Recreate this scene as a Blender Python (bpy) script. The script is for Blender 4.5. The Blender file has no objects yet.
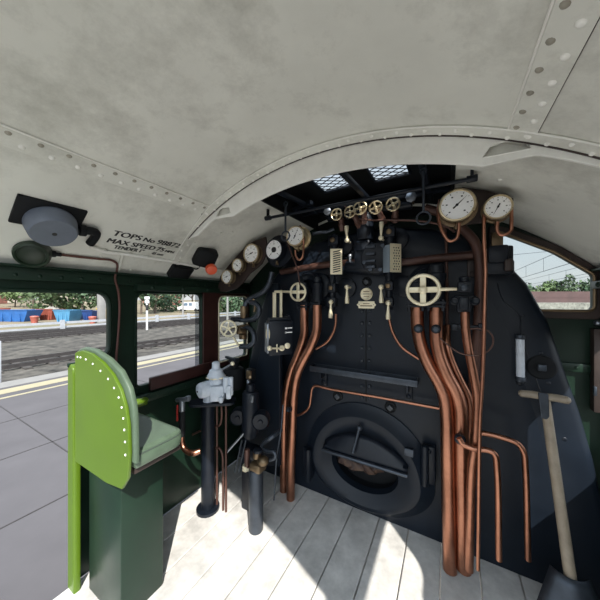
import bpy, bmesh, math, random
from mathutils import Vector as V, Matrix as M4

random.seed(7)
sc = bpy.context.scene
COL = sc.collection

# ------------------------------------------------------------------ camera, sky, sun, exposure
CAM = V((0.54, 0.0, 1.6)); YAW = math.radians(29.7); F = 260.0
cd = bpy.data.cameras.new('camera'); cam = bpy.data.objects.new('camera', cd); COL.objects.link(cam)
cam.location = CAM; cam.rotation_euler = (math.radians(90), 0, YAW)
cd.sensor_width = 36; cd.lens = 36 * F / 600; cd.clip_start = 0.02; cd.clip_end = 600
sc.camera = cam

w = bpy.data.worlds.new('sky'); sc.world = w; w.use_nodes = True
nt = w.node_tree; nt.nodes.clear()
out = nt.nodes.new('ShaderNodeOutputWorld'); bg = nt.nodes.new('ShaderNodeBackground')
tc = nt.nodes.new('ShaderNodeTexCoord'); sep = nt.nodes.new('ShaderNodeSeparateXYZ')
rp = nt.nodes.new('ShaderNodeValToRGB')
nt.links.new(tc.outputs['Generated'], sep.inputs[0]); nt.links.new(sep.outputs['Z'], rp.inputs[0])
e = rp.color_ramp.elements
e[0].position = 0.0; e[0].color = (0.80, 0.84, 0.86, 1)
e[1].position = 0.75; e[1].color = (0.60, 0.73, 0.88, 1)
m_ = e.new(0.16); m_.color = (0.74, 0.84, 0.92, 1)
nz = nt.nodes.new('ShaderNodeTexNoise'); nz.inputs['Scale'].default_value = 3.2; nz.inputs['Detail'].default_value = 5
mp = nt.nodes.new('ShaderNodeMapping'); mp.inputs['Scale'].default_value = (1, 1, 3.5)
nt.links.new(tc.outputs['Generated'], mp.inputs[0]); nt.links.new(mp.outputs[0], nz.inputs['Vector'])
r2 = nt.nodes.new('ShaderNodeValToRGB'); r2.color_ramp.elements[0].position = .5; r2.color_ramp.elements[1].position = .68
nt.links.new(nz.outputs['Fac'], r2.inputs[0])
mx = nt.nodes.new('ShaderNodeMix'); mx.data_type = 'RGBA'
nt.links.new(r2.outputs[0], mx.inputs[0]); nt.links.new(rp.outputs[0], mx.inputs[6]); mx.inputs[7].default_value = (.9, .92, .93, 1)
nt.links.new(mx.outputs[2], bg.inputs[0]); 
dt = nt.nodes.new('ShaderNodeVectorMath'); dt.operation = 'DOT_PRODUCT'; dt.inputs[1].default_value = (.5, -.5, .707)
nt.links.new(tc.outputs['Generated'], dt.inputs[0])                    # the sky is brighter round the sun
mrs = nt.nodes.new('ShaderNodeMapRange'); mrs.interpolation_type = 'SMOOTHSTEP'
mrs.inputs[1].default_value = -.1; mrs.inputs[2].default_value = 1.0; mrs.inputs[3].default_value = .60; mrs.inputs[4].default_value = 1.7
nt.links.new(dt.outputs['Value'], mrs.inputs[0]); nt.links.new(mrs.outputs[0], bg.inputs[1])
nt.links.new(bg.outputs[0], out.inputs[0])

sd = bpy.data.lights.new('sun', 'SUN'); so = bpy.data.objects.new('sun', sd); COL.objects.link(so)
sd.energy = 5.2; sd.angle = math.radians(0.6); sd.color = (1, .955, .88)
so.location = (20, -20, 30)
so.rotation_euler = V((-.50, .50, -.70)).to_track_quat('-Z', 'Y').to_euler()

vs = sc.view_settings
sc.display_settings.display_device = 'sRGB'
vs.view_transform = 'Standard'; vs.look = 'None'; vs.gamma = 1; vs.use_curve_mapping = False
vs.exposure = 0.62
sc.cycles.use_denoising = True
sc.cycles.max_bounces = 10; sc.cycles.diffuse_bounces = 6; sc.cycles.transparent_max_bounces = 12
sc.cycles.sample_clamp_indirect = 6

# ------------------------------------------------------------------ a pixel's ray met with a real surface
FW = V((-math.sin(YAW), math.cos(YAW), 0)); RT = V((math.cos(YAW), math.sin(YAW), 0))
def ray(px, py): return FW + RT * ((px - 300) / F) + V((0, 0, (300 - py) / F))
def PY(px, py, y): d = ray(px, py); return CAM + d * (y / d.y)
def PX(px, py, x): d = ray(px, py); return CAM + d * ((x - CAM.x) / d.x)
def PD(px, py, dep): return CAM + ray(px, py) * dep
def depth(p): return (V(p) - CAM).dot(FW)
def pm(p): return depth(p) / F                       # metres in one pixel at p
def roof_z(x): return 2.325 - .29 * x * x - .03 * x ** 4
def roof_n(x): return V((-(.58 * x + .12 * x ** 3), 0, -1)).normalized()   # points into the cab
def PR(px, py, off=0.0):
    d = ray(px, py); lo, hi = .2, 4.0
    for _ in range(50):
        m = (lo + hi) / 2; p = CAM + d * m
        if p.z < roof_z(p.x) - off and abs(p.x) < 1.32: lo = m
        else: hi = m
    return CAM + d * lo
YB = 1.95

# ------------------------------------------------------------------ materials
MATS = {}
def mat(name, col, rough=.5, metal=0., var=.15, scale=6., bump=0., dirt=None, dirt_amt=.5, spec=.5, rvar=.12, dscale=None, coat=0):
    m = bpy.data.materials.new(name); m.use_nodes = True; n = m.node_tree; b = n.nodes['Principled BSDF']
    b.inputs['Metallic'].default_value = metal; b.inputs['Specular IOR Level'].default_value = spec
    if coat: b.inputs['Coat Weight'].default_value = coat
    t = n.nodes.new('ShaderNodeTexCoord'); no = n.nodes.new('ShaderNodeTexNoise')
    no.inputs['Scale'].default_value = scale; no.inputs['Detail'].default_value = 6; no.inputs['Roughness'].default_value = .62
    n.links.new(t.outputs['Object'], no.inputs['Vector'])
    cr = n.nodes.new('ShaderNodeValToRGB'); c = cr.color_ramp.elements
    c[0].position = .3; c[1].position = .7
    c[0].color = (*[max(0, k * (1 - var)) for k in col], 1); c[1].color = (*[min(1, k * (1 + var)) for k in col], 1)
    n.links.new(no.outputs['Fac'], cr.inputs[0]); src = cr.outputs[0]
    if dirt:
        n2 = n.nodes.new('ShaderNodeTexNoise'); n2.inputs['Scale'].default_value = dscale or scale * .6; n2.inputs['Detail'].default_value = 9
        n2.inputs['Roughness'].default_value = .75; n.links.new(t.outputs['Object'], n2.inputs['Vector'])
        r = n.nodes.new('ShaderNodeValToRGB'); r.color_ramp.elements[0].position = .48; r.color_ramp.elements[1].position = .78
        r.color_ramp.elements[1].color = (dirt_amt,) * 3 + (1,)
        n.links.new(n2.outputs['Fac'], r.inputs[0])
        x = n.nodes.new('ShaderNodeMix'); x.data_type = 'RGBA'; x.inputs[7].default_value = (*dirt, 1)
        n.links.new(r.outputs[0], x.inputs[0]); n.links.new(src, x.inputs[6]); src = x.outputs[2]
    n.links.new(src, b.inputs['Base Color'])
    mr = n.nodes.new('ShaderNodeMapRange'); mr.inputs[3].default_value = max(.03, rough - rvar); mr.inputs[4].default_value = min(1, rough + rvar)
    n.links.new(no.outputs['Fac'], mr.inputs[0]); n.links.new(mr.outputs[0], b.inputs['Roughness'])
    if bump:
        bp = n.nodes.new('ShaderNodeBump'); bp.inputs['Strength'].default_value = bump; bp.inputs['Distance'].default_value = .01
        n.links.new(no.outputs['Fac'], bp.inputs['Height']); n.links.new(bp.outputs[0], b.inputs['Normal'])
    MATS[name] = m; return m
cream = mat('cream_paint', (.74, .74, .68), .42, var=.07, scale=3, dirt=(.22, .21, .17), dirt_amt=.62, dscale=2.6, bump=.05)
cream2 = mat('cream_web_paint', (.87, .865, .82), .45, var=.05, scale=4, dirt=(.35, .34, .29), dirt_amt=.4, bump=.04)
green = mat('dark_green_paint', (.008, .023, .014), .38, spec=.3, var=.2, scale=5, dirt=(.012, .02, .014), bump=.04)
lime = mat('apple_green_paint', (.080, .146, .008), .33, var=.08, scale=5, dirt=(.095, .155, .022), dirt_amt=.35, bump=.02)
brown = mat('brown_varnished_wood', (.045, .017, .0145), .4, var=.25, scale=9, bump=.05)
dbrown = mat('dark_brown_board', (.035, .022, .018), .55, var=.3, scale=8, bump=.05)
black = mat('black_boiler_paint', (.0065, .0105, .0175), .42, spec=.28, var=.22, scale=4.5, dirt=(.013, .017, .024), dirt_amt=.35, bump=.06)
black2 = mat('black_fitting_paint', (.0075, .0105, .0165), .38, spec=.28, var=.25, scale=14, bump=.1)
soot = mat('soot_black', (.0045, .0055, .007), .7, spec=.28, var=.3, scale=8, bump=.1)
steel = mat('grey_steel', (.30, .33, .37), .35, metal=.85, var=.2, scale=15)
dsteel = mat('dark_blued_steel', (.05, .06, .076), .4, metal=.6, var=.25, scale=12, bump=.08)
copper = mat('copper', (.40, .185, .12), .33, metal=1., var=.22, scale=9, dirt=(.20, .085, .05), dirt_amt=.75, rvar=.1)
dcopper = mat('tarnished_copper', (.085, .040, .030), .45, metal=.25, var=.3, scale=9, dirt=(.06, .03, .025), dirt_amt=.6)
brass = mat('brass', (.60, .49, .31), .3, metal=.75, var=.12, scale=14)
pbrass = mat('pale_brass', (.80, .72, .52), .36, metal=.35, var=.1, scale=14)
bronze = mat('aged_bronze', (.19, .135, .08), .4, metal=.8, var=.25, scale=14)
dial = mat('dial_white', (.95, .95, .94), .35, var=.03, scale=10)
ink = mat('dial_ink', (.012, .012, .013), .5, var=.1)
paint_ink = mat('stencil_black_paint', (.02, .02, .02), .6, var=.2)
enamel = mat('grey_white_enamel', (.56, .61, .68), .3, var=.1, scale=10, dirt=(.25, .27, .3), dirt_amt=.4)
hornblue = mat('slate_blue_paint', (.125, .145, .185), .5, var=.12, scale=12, dirt=(.09, .10, .13), dirt_amt=.4)
lampgreen = mat('deep_green_enamel', (.014, .028, .015), .4, var=.2, scale=10)
orange = mat('orange_plastic', (.75, .10, .035), .35, var=.1)
red = mat('red_paint', (.42, .03, .025), .4, var=.15)
leather = mat('grey_green_leather', (.085, .125, .085), .42, var=.15, scale=14, dirt=(.06, .085, .062), dirt_amt=.4, bump=.12)
piping_m = mat('dark_piping', (.05, .07, .055), .5)
wood = mat('worn_ash_wood', (.29, .24, .18), .5, var=.2, scale=16, dirt=(.28, .21, .14), dirt_amt=.5)
floorwood = mat('cab_floor_boards', (.56, .545, .52), .65, var=.25, scale=7, dirt=(.2, .19, .18), dirt_amt=.4, bump=.1)
coalm = mat('brown_gold_clinker', (.035, .018, .014), .55, var=.6, scale=18, dirt=(.16, .09, .035), dirt_amt=.55, bump=.4)  # brown mixed with golden patches
lensglass = mat('gauge_glass_grey', (.22, .27, .32), .12, var=.05)
# the outside
platm = mat('platform_asphalt', (.104, .099, .106), .9, var=.1, scale=1.2, bump=.1, spec=.15)
kerbm = mat('platform_coping', (.22, .213, .205), .8, var=.1, scale=3)
yellowm = mat('platform_line_paint', (.33, .295, .195), .7, var=.08, scale=3)
ballast = mat('ballast', (.066, .060, .052), .9, var=.85, scale=1.7, bump=.6)
railm = mat('rail_steel', (.06, .054, .054), .45, metal=.4, var=.2, scale=6)
sleeperm = mat('sleeper', (.06, .054, .05), .85, var=.3, scale=6)
fencem = mat('galvanised_white', (.34, .355, .385), .5, var=.1, scale=3)
dirtm = mat('dry_earth_bank', (.19, .155, .105), .95, var=.3, scale=.35, dirt=(.08, .11, .04), dirt_amt=.8, dscale=.12)
blue = mat('blue_skip_paint', (.022, .105, .32), .45, var=.2, scale=1.5)
navy = mat('navy_skip_paint', (.010, .038, .15), .45, var=.2, scale=1.5)
sky_blue = mat('pale_blue_skip_paint', (.065, .215, .37), .45, var=.15, scale=1.5)
rust = mat('rusty_red_skip_paint', (.22, .055, .035), .6, var=.25, scale=1.5)
coralm = mat('coral_plastic', (.36, .10, .075), .5, var=.1)
yel = mat('yellow_paint', (.42, .27, .02), .5, var=.12, scale=2)
rubble = mat('pale_rubble', (.24, .225, .20), .9, var=.4, scale=3, bump=.4)
leaf1 = mat('leaf_mid', (.06, .098, .04), .7, var=.5, scale=.8)
leaf2 = mat('leaf_light', (.10, .15, .055), .7, var=.4, scale=.8)
leaf3 = mat('leaf_dark', (.055, .10, .05), .7, var=.5, scale=.8)
bark = mat('bark', (.09, .07, .055), .9, var=.3, scale=4, bump=.4)
brick = mat('red_brick', (.27, .11, .085), .85, var=.25, scale=2)
render_m = mat('pale_render', (.36, .32, .27), .85, var=.08, scale=.6)
roofm = mat('slate_roof', (.16, .15, .16), .8, var=.2)
winm = mat('window_dark', (.10, .14, .19), .15, var=.1)
vanm = mat('white_van_paint', (.78, .79, .80), .3, var=.03)
tyrem = mat('tyre', (.02, .02, .02), .8)
rwall = mat('brown_parapet', (.10, .058, .057), .85, var=.2, scale=.5, dirt=(.10, .06, .06), dirt_amt=.6, dscale=.2)
scrub = mat('pale_dry_grass', (.22, .215, .19), .95, var=.55, scale=1.6)
wirem = mat('wire', (.10, .11, .13), .6, metal=.3)
tank = mat('concrete_post', (.235, .23, .225), .85, var=.1, scale=2)

def glass_mat(name, tint, refl=.08):
    m = bpy.data.materials.new(name); m.use_nodes = True; n = m.node_tree; n.nodes.clear()
    o = n.nodes.new('ShaderNodeOutputMaterial'); mix = n.nodes.new('ShaderNodeMixShader')
    tr = n.nodes.new('ShaderNodeBsdfTransparent'); tr.inputs[0].default_value = (*tint, 1)
    gl = n.nodes.new('ShaderNodeBsdfGlossy'); gl.inputs['Roughness'].default_value = .03
    lw = n.nodes.new('ShaderNodeLayerWeight'); lw.inputs[0].default_value = .5
    pw = n.nodes.new('ShaderNodeMath'); pw.operation = 'POWER'; pw.inputs[1].default_value = 5; n.links.new(lw.outputs['Facing'], pw.inputs[0])
    fr = n.nodes.new('ShaderNodeMath'); fr.operation = 'MULTIPLY_ADD'; fr.inputs[1].default_value = .8; fr.inputs[2].default_value = refl * .4; n.links.new(pw.outputs[0], fr.inputs[0])
    n.links.new(fr.outputs[0], mix.inputs[0]); n.links.new(tr.outputs[0], mix.inputs[1]); n.links.new(gl.outputs[0], mix.inputs[2])
    n.links.new(mix.outputs[0], o.inputs[0]); return m
pane_m = glass_mat('clear_window_glass', (.95, .97, .96)); pane_t = glass_mat('tinted_sliding_glass', (.62, .64, .66))

# ------------------------------------------------------------------ mesh building
def frame_of(nrm, up=V((0, 0, 1))):
    z = V(nrm).normalized(); up = V(up)
    if abs(z.dot(up)) > .98: up = V((0, 1, 0))
    x = up.cross(z).normalized(); y = z.cross(x)
    return M4((x, y, z)).transposed()
class MB:
    def __init__(s): s.v = []; s.f = []
    def add(s, vs_, fs):
        o = len(s.v); s.v += [V(p) for p in vs_]; s.f += [tuple(i + o for i in f) for f in fs]; return s
    def bm(s, bm, mtx=None):
        bm.verts.ensure_lookup_table(); bm.verts.index_update()
        s.add([(mtx @ v.co) if mtx else v.co.copy() for v in bm.verts], [[v.index for v in f.verts] for f in bm.faces]); bm.free(); return s
    def box(s, c, size, rot=None, bevel=0.0, seg=2):
        b = bmesh.new(); bmesh.ops.create_cube(b, size=1)
        for v in b.verts: v.co = V((v.co.x * size[0], v.co.y * size[1], v.co.z * size[2]))
        if bevel > 0: bmesh.ops.bevel(b, geom=b.edges[:], offset=min(bevel, min(size) * .45), segments=seg, affect='EDGES', profile=.5)
        r = rot if rot is not None else M4.Identity(3)
        return s.bm(b, M4.Translation(V(c)) @ r.to_4x4())
    def lathe(s, o, ax, prof, n=24, cap=True):
        R = frame_of(ax); o = V(o); vs_ = []; fs = []
        for (r, h) in prof:
            for k in range(n):
                a = 2 * math.pi * k / n; vs_.append(o + R @ V((r * math.cos(a), r * math.sin(a), h)))
        for i in range(len(prof) - 1):
            for k in range(n):
                a, b = i * n + k, i * n + (k + 1) % n; fs.append((a, b, b + n, a + n))
        if cap: fs.append(tuple(reversed(range(n)))); fs.append(tuple(range((len(prof) - 1) * n, len(prof) * n)))
        return s.add(vs_, fs)
    def cyl(s, p0, p1, r0, r1=None, n=20, bev=0.0):
        p0, p1 = V(p0), V(p1); r1 = r0 if r1 is None else r1; L = (p1 - p0).length
        b = min(bev, L * .4, r0 * .6)
        pr = [(r0, 0), (r1, L)] if b <= 0 else [(r0 - b, 0), (r0 - .3 * b, .3 * b), (r0, b), (r1, L - b), (r1 - .3 * b, L - .3 * b), (r1 - b, L)]
        return s.lathe(p0, p1 - p0, pr, n)
    def torus(s, c, nrm, R_, r, n=32, m=10):
        Rm = frame_of(nrm); c = V(c); vs_ = []; fs = []
        for i in range(n):
            a = 2 * math.pi * i / n
            for j in range(m):
                b = 2 * math.pi * j / m; q = R_ + r * math.cos(b)
                vs_.append(c + Rm @ V((q * math.cos(a), q * math.sin(a), r * math.sin(b))))
        for i in range(n):
            for j in range(m):
                fs.append((i * m + j, ((i + 1) % n) * m + j, ((i + 1) % n) * m + (j + 1) % m, i * m + (j + 1) % m))
        return s.add(vs_, fs)
    def ball(s, c, r, sc_=(1, 1, 1), u=16, vv=10, rot=None):
        b = bmesh.new(); bmesh.ops.create_uvsphere(b, u_segments=u, v_segments=vv, radius=r)
        r_ = rot if rot is not None else M4.Identity(3)
        return s.bm(b, M4.Translation(V(c)) @ r_.to_4x4() @ M4.Diagonal((*sc_, 1)))
    def tube(s, pts, r, n=14, smooth=True, closed=False, res=6, radii=None):
        P = [V(p) for p in pts]
        if smooth and len(P) > 2:
            Q = []
            N = len(P)
            for i in range(N - (0 if closed else 1)):
                p1, p2 = P[i], P[(i + 1) % N]
                p0 = P[i - 1] if (i > 0 or closed) else p1 * 2 - p2
                p3 = P[(i + 2) % N] if (i + 2 < N or closed) else p2 * 2 - p1
                t0 = 0; t1 = max(1e-5, (p1 - p0).length ** .5); t2 = t1 + max(1e-5, (p2 - p1).length ** .5); t3 = t2 + max(1e-5, (p3 - p2).length ** .5)
                for k in range(res):
                    t = t1 + (t2 - t1) * k / res
                    A1 = p0 * ((t1 - t) / t1) + p1 * (t / t1); A2 = p1 * ((t2 - t) / (t2 - t1)) + p2 * ((t - t1) / (t2 - t1)); A3 = p2 * ((t3 - t) / (t3 - t2)) + p3 * ((t - t2) / (t3 - t2))
                    B1 = A1 * ((t2 - t) / t2) + A2 * (t / t2); B2 = A2 * ((t3 - t) / (t3 - t1)) + A3 * ((t - t1) / (t3 - t1))
                    Q.append(B1 * ((t2 - t) / (t2 - t1)) + B2 * ((t - t1) / (t2 - t1)))
            if not closed: Q.append(P[-1])
            P = Q
        N = len(P); vs_ = []; fs = []
        t = (P[1] - P[0]).normalized(); x = frame_of(t).col[0].copy()
        for i in range(N):
            if closed: tt = (P[(i + 1) % N] - P[i - 1]).normalized()
            else: tt = (P[min(i + 1, N - 1)] - P[max(i - 1, 0)]).normalized()
            x = (x - tt * x.dot(tt)).normalized(); y = tt.cross(x)
            rr = r if radii is None else radii[0] + (radii[1] - radii[0]) * i / (N - 1)
            for k in range(n):
                a = 2 * math.pi * k / n; vs_.append(P[i] + x * (rr * math.cos(a)) + y * (rr * math.sin(a)))
        for i in range(N if closed else N - 1):
            j = (i + 1) % N
            for k in range(n): fs.append((i * n + k, i * n + (k + 1) % n, j * n + (k + 1) % n, j * n + k))
        if not closed: fs.append(tuple(reversed(range(n)))); fs.append(tuple(range((N - 1) * n, N * n)))
        return s.add(vs_, fs)
    def rivet(s, p, nrm, r, hgt=None, n=10):
        h = hgt or r * .6
        return s.lathe(V(p) - V(nrm).normalized() * .001, nrm, [(r, 0), (r * .93, h * .35), (r * .66, h * .78), (r * .25, h)], n)
    def hexnut(s, p0, p1, r): return s.cyl(p0, p1, r, n=6)
    def plate(s, outline, thick, place, holes=(), bevel=0.0):
        """flat sheet with holes; place maps local (u, v, depth) to the world, depth from -thick/2 to +thick/2"""
        cu = bpy.data.curves.new('tmp', 'CURVE'); cu.dimensions = '2D'; cu.fill_mode = 'BOTH'
        cu.extrude = max(0.0, thick / 2 - bevel); cu.bevel_depth = bevel; cu.bevel_resolution = 1; cu.offset = -bevel
        for poly in [outline, *holes]:
            sp = cu.splines.new('POLY'); sp.points.add(len(poly) - 1); sp.use_cyclic_u = True
            for q, pt in zip(sp.points, poly): q.co = (pt[0], pt[1], 0, 1)
        ob = bpy.data.objects.new('tmp', cu); COL.objects.link(ob)
        dg = bpy.context.evaluated_depsgraph_get(); me = bpy.data.meshes.new_from_object(ob.evaluated_get(dg))
        s.add([place(*v.co) for v in me.vertices], [list(p.vertices) for p in me.polygons])
        bpy.data.objects.remove(ob); bpy.data.curves.remove(cu); bpy.data.meshes.remove(me); return s
    def text(s, body, size, place, thick=.001, align='CENTER', shear=0.0, offset=0.0, space=1.0):
        cu = bpy.data.curves.new('tmp', 'FONT'); cu.body = body; cu.size = size; cu.extrude = thick; cu.align_x = align; cu.shear = shear
        cu.offset = offset; cu.space_character = space; cu.resolution_u = 3
        ob = bpy.data.objects.new('tmp', cu); COL.objects.link(ob)
        dg = bpy.context.evaluated_depsgraph_get(); me = bpy.data.meshes.new_from_object(ob.evaluated_get(dg))
        s.add([place(*v.co) for v in me.vertices], [list(p.vertices) for p in me.polygons])
        bpy.data.objects.remove(ob); bpy.data.curves.remove(cu); bpy.data.meshes.remove(me); return s
    def build(s, name, material, parent=None, loc=None, flat=False, angle=35):
        me = bpy.data.meshes.new(name); base = V((0, 0, 0))
        if parent is not None: base = ORG[parent.name]
        elif loc is not None: base = V(loc)
        elif s.v:
            xs = [v.x for v in s.v]; ys = [v.y for v in s.v]; zs = [v.z for v in s.v]
            base = V(((min(xs) + max(xs)) / 2, (min(ys) + max(ys)) / 2, min(zs)))
        me.from_pydata([tuple(v - base) for v in s.v], [], s.f)
        b = bmesh.new(); b.from_mesh(me); bmesh.ops.recalc_face_normals(b, faces=b.faces[:]); b.to_mesh(me); b.free()
        if not flat:
            me.shade_smooth(); me.set_sharp_from_angle(angle=math.radians(angle))
        me.materials.append(material)
        o = bpy.data.objects.new(name, me); COL.objects.link(o)
        if parent is not None: o.parent = parent; ORG[o.name] = base
        else: o.location = base; ORG[o.name] = base
        return o
ORG = {}
def thing(name, label, cat, loc, group=None):
    o = bpy.data.objects.new(name, None); COL.objects.link(o); o.location = loc; o.empty_display_size = .05
    ORG[o.name] = V(loc); return tag(o, label, cat, group)
def tag(o, label, cat, group=None, kind=None):
    o['label'] = label; o['category'] = cat
    if group: o['group'] = group
    if kind: o['kind'] = kind
    return o
def struct(mb, name, material, label=None, cat=None, **k):
    o = mb.build(name, material, **k); o['kind'] = 'structure'
    if label: o['label'] = label
    if cat: o['category'] = cat
    return o
def roundpoly(pts, seg=8):
    """[(u, v, radius)] to a polyline with rounded corners"""
    outp = []; n = len(pts)
    for i in range(n):
        a = V((*pts[i - 1][:2], 0)); b = V((*pts[i][:2], 0)); c = V((*pts[(i + 1) % n][:2], 0)); r = pts[i][2] if len(pts[i]) > 2 else 0
        if r <= 0: outp.append((b.x, b.y)); continue
        d1 = (a - b).normalized(); d2 = (c - b).normalized(); p = b + d1 * r; q = b + d2 * r
        for k in range(seg + 1):
            t = k / seg; w_ = p * (1 - t) ** 2 + b * 2 * t * (1 - t) + q * t * t; outp.append((w_.x, w_.y))
    return outp
def on_x(x0): return lambda u, v, d: V((x0 + d, u, v))
def on_y(y0): return lambda u, v, d: V((u, y0 + d, v))
def on_z(z0): return lambda u, v, d: V((u, v, z0 + d))

# ================================================================== THE SETTING
WX = 1.30
# floor: planked boards
mb = MB()
for k in range(13):
    x0 = -1.30 + k * .2
    mb.box((x0 + .1, .72, -.02), (.194, 2.8, .04), bevel=.004, seg=1)
struct(mb, 'floor', floorwood, 'worn wooden cab floor boards running towards the boiler', 'floor')
# left wall with doorway cut-out and two window openings
lw_out = roundpoly([(2.13, .0), (2.13, 1.785), (.0, 1.785), (.0, 1.642), (.815, 1.642, .085), (.815, 1.24, .09), (.65, 1.24, .02), (.65, 0)])
W2 = roundpoly([(.985, 1.012, .03), (1.516, 1.012, .05), (1.516, 1.645, .05), (.985, 1.645, .06)])
W3 = roundpoly([(1.69, 1.03, .03), (2.075, 1.03, .03), (2.075, 1.637, .06), (1.69, 1.637, .07)])
mb = MB().plate(lw_out, .03, on_x(-WX - .015), [W2, W3], bevel=.003)
struct(mb, 'wall_left', green, 'dark green left cab side with doorway cut-out and windows', 'wall')
# right wall: left outline mirrored; unseen opening added low to admit a sun patch
SUN_OPENING = roundpoly([(1.56, .78, .02), (2.05, .78, .02), (2.05, 1.42, .02), (1.56, 1.42, .02)])
mb = MB().plate(lw_out, .03, on_x(WX + .015), [SUN_OPENING], bevel=.003)
struct(mb, 'wall_right', green, 'dark green right cab side beside the boiler', 'wall')
# front wall
fo = [(-1.3, 0), (1.3, 0)] + [(x, roof_z(x) + .01) for x in [1.3 - .1 * k for k in range(27)]]
RW = roundpoly([(.82, 1.538, .02), (1.252, 1.538, .035), (1.252, 1.742, .02), (1.085, 1.885, .03), (.85, 2.022, .03), (.82, 2.035)])
LW = [(-u, v) for u, v in RW]
mb = MB().plate(fo, .03, on_y(2.125), [RW], bevel=.002)
struct(mb, 'wall_front', green, 'front cab plate with the spectacle window beside the boiler', 'wall')
# ceiling
def roof_strip(mb, xa, xb, ya, yb, th=.02, dz=0.0, n=24):
    vs_ = []; fs = []
    for k in range(n + 1):
        x = xa + (xb - xa) * k / n; z = roof_z(x) + dz
        vs_ += [V((x, ya, z)), V((x, yb, z)), V((x, yb, z + th)), V((x, ya, z + th))]
    for k in range(n):
        a = 4 * k; b = a + 4
        for i in range(4): fs.append((a + i, a + (i + 1) % 4, b + (i + 1) % 4, b + i))
    fs += [(0, 1, 2, 3), (4 * n + 3, 4 * n + 2, 4 * n + 1, 4 * n)]
    mb.add(vs_, fs)
HX0, HX1, HY0, HY1 = -.478, .568, 1.17, 2.09
mb = MB()
roof_strip(mb, -1.335, 1.335, -.0, HY0, n=120); roof_strip(mb, -1.335, HX0, HY0, 2.14, n=60); roof_strip(mb, HX1, 1.335, HY0, 2.14, n=60); roof_strip(mb, HX0, HX1, HY1, 2.14)
struct(mb, 'ceiling', cream, 'curved cream painted cab roof with grime', 'ceiling')

# riveted cover strips of the roof
def roof_pt(x, y, off=0.0): return V((x, y, roof_z(x))) + roof_n(x) * off
pale_relief = mat('relief_highlight_paint', (.86, .85, .80), .4, var=.05); dull = mat('relief_shade_paint', (.30, .28, .23), .5, var=.3)  # pale and dark rivet tones paint in the relief that soft light hides
for sg, nm, lab in ((-1, 'trim_1', 'left'), (1, 'trim_2', 'right')):
    xa, xb = sorted((sg * .785, sg * .715))
    mb = MB(); roof_strip(mb, xa, xb, 0, 1.09, th=.006, dz=-.007, n=6)
    t = struct(mb, nm, cream, f'riveted cream seam strip along the {lab} roof', 'trim')
    m1, m2 = MB(), MB()
    for k in range(14):
        m1.rivet(roof_pt(sg * .733, .03 + k * .08, .006), roof_n(sg * .733), .0095, .007); m2.rivet(roof_pt(sg * .767, .07 + k * .08, .006), roof_n(sg * .767), .0105, .007)
    m1.build('rivet_row', dull, t); m2.build('rivet_row', pale_relief, t)
    MB().tube([roof_pt(sg * .714, .1 * k, .005) for k in range(12)], .0032, n=6, smooth=False).build('highlight_edge', pale_relief, t)  # pale tube paints the highlight of the chipped strip edge
    MB().tube([roof_pt(sg * .787, .1 * k, .002) for k in range(12)], .0030, n=6, smooth=False).build('dark_edge_line', dbrown, t)  # thin dark tube marks the joint at the strip's lower edge
# roof beam: a flange with rivets and a deep curved web with two scooped openings
BY = 1.09; WY = BY + .062
def by(x): return BY + max(0, -x - .70) * .14
fl = MB(); vs_ = []; fs = []
NB = 96
for k in range(NB + 1):
    x = -1.16 + 2.45 * k / NB; z = roof_z(x)
    vs_ += [V((x, by(x), z - .009)), V((x, by(x) + .066, z - .009)), V((x, by(x) + .066, z + .01)), V((x, by(x), z + .01))]
for k in range(NB):
    a = 4 * k; b = a + 4
    for q in range(4): fs.append((a + q, a + (q + 1) % 4, b + (q + 1) % 4, b + q))
fl.add(vs_, fs + [(0, 1, 2, 3), (4 * NB + 3, 4 * NB + 2, 4 * NB + 1, 4 * NB)])
flr = MB()
for k in range(48):
    x = -1.13 + k * .0514
    flr.rivet(roof_pt(x, by(x) + (.020 if k % 2 else .042), .008), roof_n(x), .0085, .008)
def web_bottom(x):
    if x < -.73: d = .055 * min(1, max(.1, (x + .99) / .10))
    elif x < -.575: d = .055 + .072 * (x + .73) / .155
    elif x < .65: d = .127 - .014 * max(0, x) / .65
    elif x < .80: d = .113 - .071 * (x - .65) / .15
    else: d = max(.02, .042 - (x - .8) * .05)
    return roof_z(x) - d
xs = [-.99 + k * .0145 for k in range(154)]
up = [(x, roof_z(x) - .004) for x in xs]; lo = [(x, web_bottom(x)) for x in xs]
def scoop(pix): return [(PY(a, b, WY).x, PY(a, b, WY).z) for a, b in pix]
scA = scoop([(216.5, 217.5), (218.8, 210), (222, 208), (229.5, 207.5), (231.5, 213.5)])
scB = scoop([(482.5, 158.5), (490, 147), (505, 141.5), (524, 141), (530.5, 149.5)])
beam = tag(bpy.data.objects.new('roof_beam', None), 'cream arched roof beam with riveted flange crossing overhead', 'beam'); COL.objects.link(beam)
beam.location = (0, WY, 1.8); ORG[beam.name] = V((0, WY, 1.8)); beam['kind'] = 'structure'
MB().plate(up + lo[::-1], .012, on_y(WY), [scA, scB], bevel=.002).build('web', cream2, beam); fl.build('riveted_flange', cream, beam); flr.build('rivet_row', pale_relief, beam)  # flange rivets kept pale to paint in their relief
for sc_ in (scA, scB):
    x0, x1 = min(p[0] for p in sc_) - .02, max(p[0] for p in sc_) + .02
    MB().plate([(x0, roof_z(x0) - .006), (x1, roof_z(x1) - .006), (x1, sc_[-1][1] - .004), (x0, sc_[0][1] - .004)], .005, on_y(WY + .022)).build('backing_plate', cream, beam)
    MB().cyl(V((sc_[0][0], WY - .004, sc_[0][1])), V((sc_[-1][0], WY - .004, sc_[-1][1])), .0035, n=8).build('lip', cream2, beam)
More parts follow.
